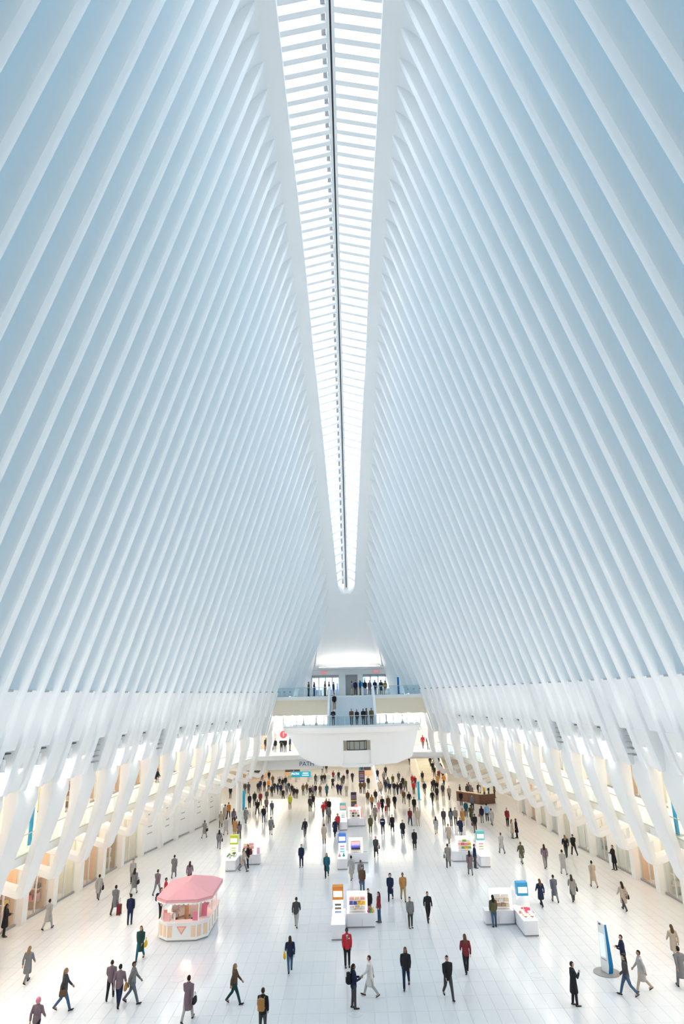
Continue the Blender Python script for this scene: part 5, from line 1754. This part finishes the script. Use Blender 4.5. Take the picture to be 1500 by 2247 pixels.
# people above the floor: galleries, landings, stair
UP = [
    (344, 1728, 5.95, 'R', 'w', 'jk', 'lg', 'person in black jacket on the left gallery'),
    (330, 1729, 6.0, 'A', 's', 'jk', 'k', 'person in black half hidden by a rib on the left gallery'),
    (1312, 1755, 5.75, 'A', 's', 'ck', 'k', 'person in long black coat on the right gallery'),
    (1410, 1738, 5.65, 'L', 's', 'jk', 'kh', 'person in black jacket and khaki trousers on the near right gallery'),
    (1201, 1680, 6.4, 'L', 's', 'jk', 'dg', 'person in black jacket on the far part of the right gallery'),
    (1031, 1655, 7.05, 'L', 's', 'jk', 'k', 'person in black farthest along the right gallery'),
    (583, 1647, 7.05, 'T', 's', 'jk', 'dg', 'leftmost person at the rail of the left mezzanine'),
    (603, 1651, 7.05, 'T', 's', 'jk', 'lg', 'second person from the left at the rail of the left mezzanine'),
    (617, 1651, 7.05, 'T', 'p', 'jk', 'dg', 'third person from the left at the rail of the left mezzanine'),
    (625, 1651, 7.05, 'T', 's', 'jk', 'g', 'fourth person from the left at the rail of the left mezzanine'),
    (636, 1648, 7.05, 'R', 's', 'jn', 'dg', 'person in navy jacket at the right end of the left mezzanine'),
    (597, 1630, 7.05, 'T', 's', 'jdg', 'dg', 'person standing farther back under the left mezzanine ceiling'),
    (928, 1642, 7.05, 'T', 'w', 'jr', 'm', 'person in red jacket on the right mezzanine'),
    (940, 1645, 7.05, 'T', 's', 'jk', 'g', 'person in black jacket on the right mezzanine'),
    (677, 1526.5, ZL, 'R', 's', 'jbr', 'k', 'person in brown jacket, leftmost on the upper far landing'),
    (689, 1526.5, ZL, 'L', 's', 'jn', 'n', 'person in navy hugging the brown jacket on the upper landing'),
    (713, 1526.5, ZL, 'R', 's', 'jbr', 'dg', 'person in dark brown coat left of the stair head'),
    (722, 1526.5, ZL, 'L', 's', 'jbr', 'lg', 'person in brown jacket next to the stair head parapet'),
    (732, 1522, ZL, 'L', 's', 'jn', 'k', 'person in navy just right of the left stair parapet top'),
    (772, 1525.5, ZL, 'R', 's', 'jg', 'lg', 'person in grey jacket in front of the lift door'),
    (780, 1525.5, ZL, 'T', 's', 'jn', 'br', 'person in navy jacket and brown trousers in front of the lift door'),
    (790, 1523, ZL, 'L', 's', 'jte', 'g', 'person in teal top right of the lift door'),
    (801, 1525.5, ZL, 'T', 's', 'jk', 'lg', 'person in black coat right of the teal top on the landing'),
    (811, 1521, ZL, 'T', 's', 'jm', 'g', 'person in mauve jacket by the right stair parapet top'),
    (823, 1522, ZL, 'T', 's', 'jn', 'jb', 'person in navy jacket behind the right upper glass railing'),
    (836, 1521, ZL, 'A', 's', 'cgn', 'gn', 'person in dark green coat behind the right upper glass railing'),
    (845, 1520, ZL, 'A', 's', 'jt', 'b', 'person in tan clothes, rightmost on the upper far landing'),
    (733, 1552, 12.45, 'T', 's', 'jk', 'kh', 'person in black sweater and khaki trousers standing on the far stair'),
    (731, 1584, ZM, 'T', 'p', 'jk', 'g', 'person in black jacket at the foot of the far stair, left'),
    (771, 1583, ZM, 'T', 's', 'jbr', 'dg', 'person with long hair leaning on the lower landing rail'),
    (783, 1583, ZM, 'T', 's', 'jk', 'dg', 'person in black jacket and cap at the lower landing rail'),
    (797, 1582, ZM, 'A', 's', 'jk', 'dg', 'person in black jacket, left one of a pair on the lower landing'),
    (804, 1582, ZM, 'L', 's', 'jbr', 'm', 'person in brown jacket, right one of a pair on the lower landing'),
    (815, 1582, ZM, 'T', 's', 'jol', 'ol', 'person in olive jacket, rightmost on the lower landing'),
]
for px, py, z, d, pose, top, legs, label in UP:
    t = do_person(px, py, d, pose, top, legs, label, {}, z=z)
    if label.startswith('person in black sweater'):
        t.location.z = ZM+(ZL-ZM)*10/19
        t.location.y = 78.9+(83-78.9)*9.5/18

# crowd on the concourse: clusters in rows, each ordered from the left
CROWD = {
    'crowd under the blue sign': (-0.9, [
        (505, 1752, 'jk'), (537, 1742, 'jdg'), (545, 1742, 'jdg'), (566, 1741, 'jk'), (571, 1736, 'jn'), (575, 1714, 'jdr'), (580, 1737, 'jk'), (585, 1762, 'jdg'), (589, 1735, 'jo'), (590, 1714, 'jk'),
        (596, 1749, 'jk'), (598, 1724, 'jbr'), (602, 1740, 'jk'), (609, 1743, 'jn'), (613, 1729, 'jk'), (616, 1746, 'jn'), (620, 1732, 'jk'), (621, 1757, 'jk'), (626, 1728, 'jk'), (629, 1745, 'jng'),
        (633, 1740, 'jn'), (640, 1746, 'jk'), (645, 1752, 'jk'), (651, 1754, 'jk')]),
    'crowd behind the floor edge': (-0.9, [
        (665, 1746, 'jol'), (673, 1742, 'jbr'), (680, 1751, 'jk'), (686, 1748, 'jm'), (692, 1747, 'jk'), (692, 1722, 'jdg'), (702, 1748, 'jbr'), (706, 1722, 'jk'), (707, 1697, 'jk'), (712, 1720, 'jk'),
        (716, 1696, 'jdg'), (717, 1747, 'cte'), (730, 1730, 'ck'), (731, 1714, 'jdr'), (741, 1744, 'jn'), (743, 1714, 'jn'), (747, 1745, 'jn'), (750, 1726, 'jdg'), (754, 1721, 'jk'), (760, 1747, 'jdt'), (762, 1709, 'jk'), (773, 1717, 'jk')]),
    'crowd right of the banner': (-0.0, [
        (791, 1741, 'jbr'), (799, 1742, 'jbr'), (807, 1766, 'jbr'), (808, 1731, 'jk'), (824, 1763, 'jk'), (828, 1712, 'jk'), (832, 1737, 'jlg'), (836, 1744, 'jb'), (842, 1718, 'jg'), (846, 1704, 'jk'), (846, 1739, 'jn'),
        (851, 1731, 'jg'), (855, 1743, 'jn'), (862, 1726, 'jol'), (865, 1744, 'jk'), (872, 1744, 'jk'), (875, 1718, 'jdg'), (880, 1742, 'jk'), (884, 1730, 'jk'), (886, 1764, 'jbr'), (890, 1737, 'jol'), (899, 1679, 'jk'), (905, 1726, 'jr'),
        (908, 1743, 'jr'), (911, 1728, 'jdr')]),
    'group at the slim totem': (0.0, [(927, 1717, 'jk'), (932, 1744, 'jk'), (949, 1737, 'jk'), (952, 1734, 'jk'), (958, 1743, 'jk'), (960, 1725, 'ct'), (974, 1724, 'jo')]),
}
lt = 0
for cname, (z, rows) in CROWD.items():
    rows = sorted(rows)
    for k, (px, py, top) in enumerate(rows):
        cn = PAL[top[1:]][1]
        lab = f'person in {cn} {"coat" if top[0] == "c" else "jacket"}, {ORD[k]} from left in {cname}'
        do_person(px, py, rp.choice('TTTA'), rp.choice('swvs'), top, rp.choice(['k', 'dg', 'dg', 'n', 'g', 'k']), lab, {}, z=z)
# walkers on the back stair
for k, (px, py, top) in enumerate(((944, 1680, 'jk'), (952, 1679, 'jdg'), (949, 1693, 'jk'), (953, 1705, 'jk'), (963, 1694, 'jm'), (975, 1681, 'jn'), (973, 1695, 'jk'), (963, 1709, 'jdr'), (972, 1706, 'jg'))):
    # found where the ray meets the rising treads
    r = ray(px, py)
    best = None
    for q in range(26):
        z = 0.17*(q+1)
        p = G(px, py, z)
        if p.y >= 114+0.62*q:
            best = (q, z)
    q, z = best if best else (0, 0.17)
    yy = 110+4+0.62*q+0.3
    x = min(max(r.x/r.y*yy, 11.7), 15.1)
    t = do_person(px, py, rp.choice('TA'), rp.choice('sw'), top, 'dg', f'person in {PAL[top[1:]][1]} jacket, {ORD[k]} of the walkers listed on the back stair', {})
    t.location = (x, yy, z)
    t['label'] = f'person in {PAL[top[1:]][1]} jacket on the far back stair, {ORD[q]} step up, {"left" if x < 13.3 else "right"} side'
# guests of the restaurant
for k, (x, y, top) in enumerate(((14.9, 96.2, 'jk'), (15.9, 96.0, 'jdg'), (16.3, 95.0, 'jm'), (17.4, 94.8, 'jw'), (18.0, 94.9, 'jy'), (18.9, 96.4, 'jn'), (17.6, 96.6, 'jk'), (19.5, 95.4, 'jbr'), (16.4, 97.6, 'jg'))):
    person((x, y, 0), rp.choice('TALR'), 's', ('j', top[1:]), 'dg', f'guest in {PAL[top[1:]][1]} top behind the brown counter, {ORD[k]} of the standing guests', group=None)
# mannequins in the left shop windows
for px, py, c, lab in ((229, 1902, (.62, .52, .42), 'cream dressed mannequin in a ground floor shop window at left'), (322, 1862, (.45, .30, .22), 'tan dressed mannequin in a farther ground floor shop window at left')):
    y = {229: 56.8, 322: 67.5}[px]
    x = -XS(-1, y)-0.8
    t = thing('mannequin', lab, 'mannequin', (x, y, 0.12), 1.2)
    link('figure', TPL['s']['body'], t, color=(.7, .62, .55))
    link('dress', TPL['s']['coat'], t, color=c)
    link('trousers', TPL['s']['trousers'], t, color=c)
    MB().cyl(0, 0, -0.12, 0.0, 0.3, 16).build('stand', M['white'], t)
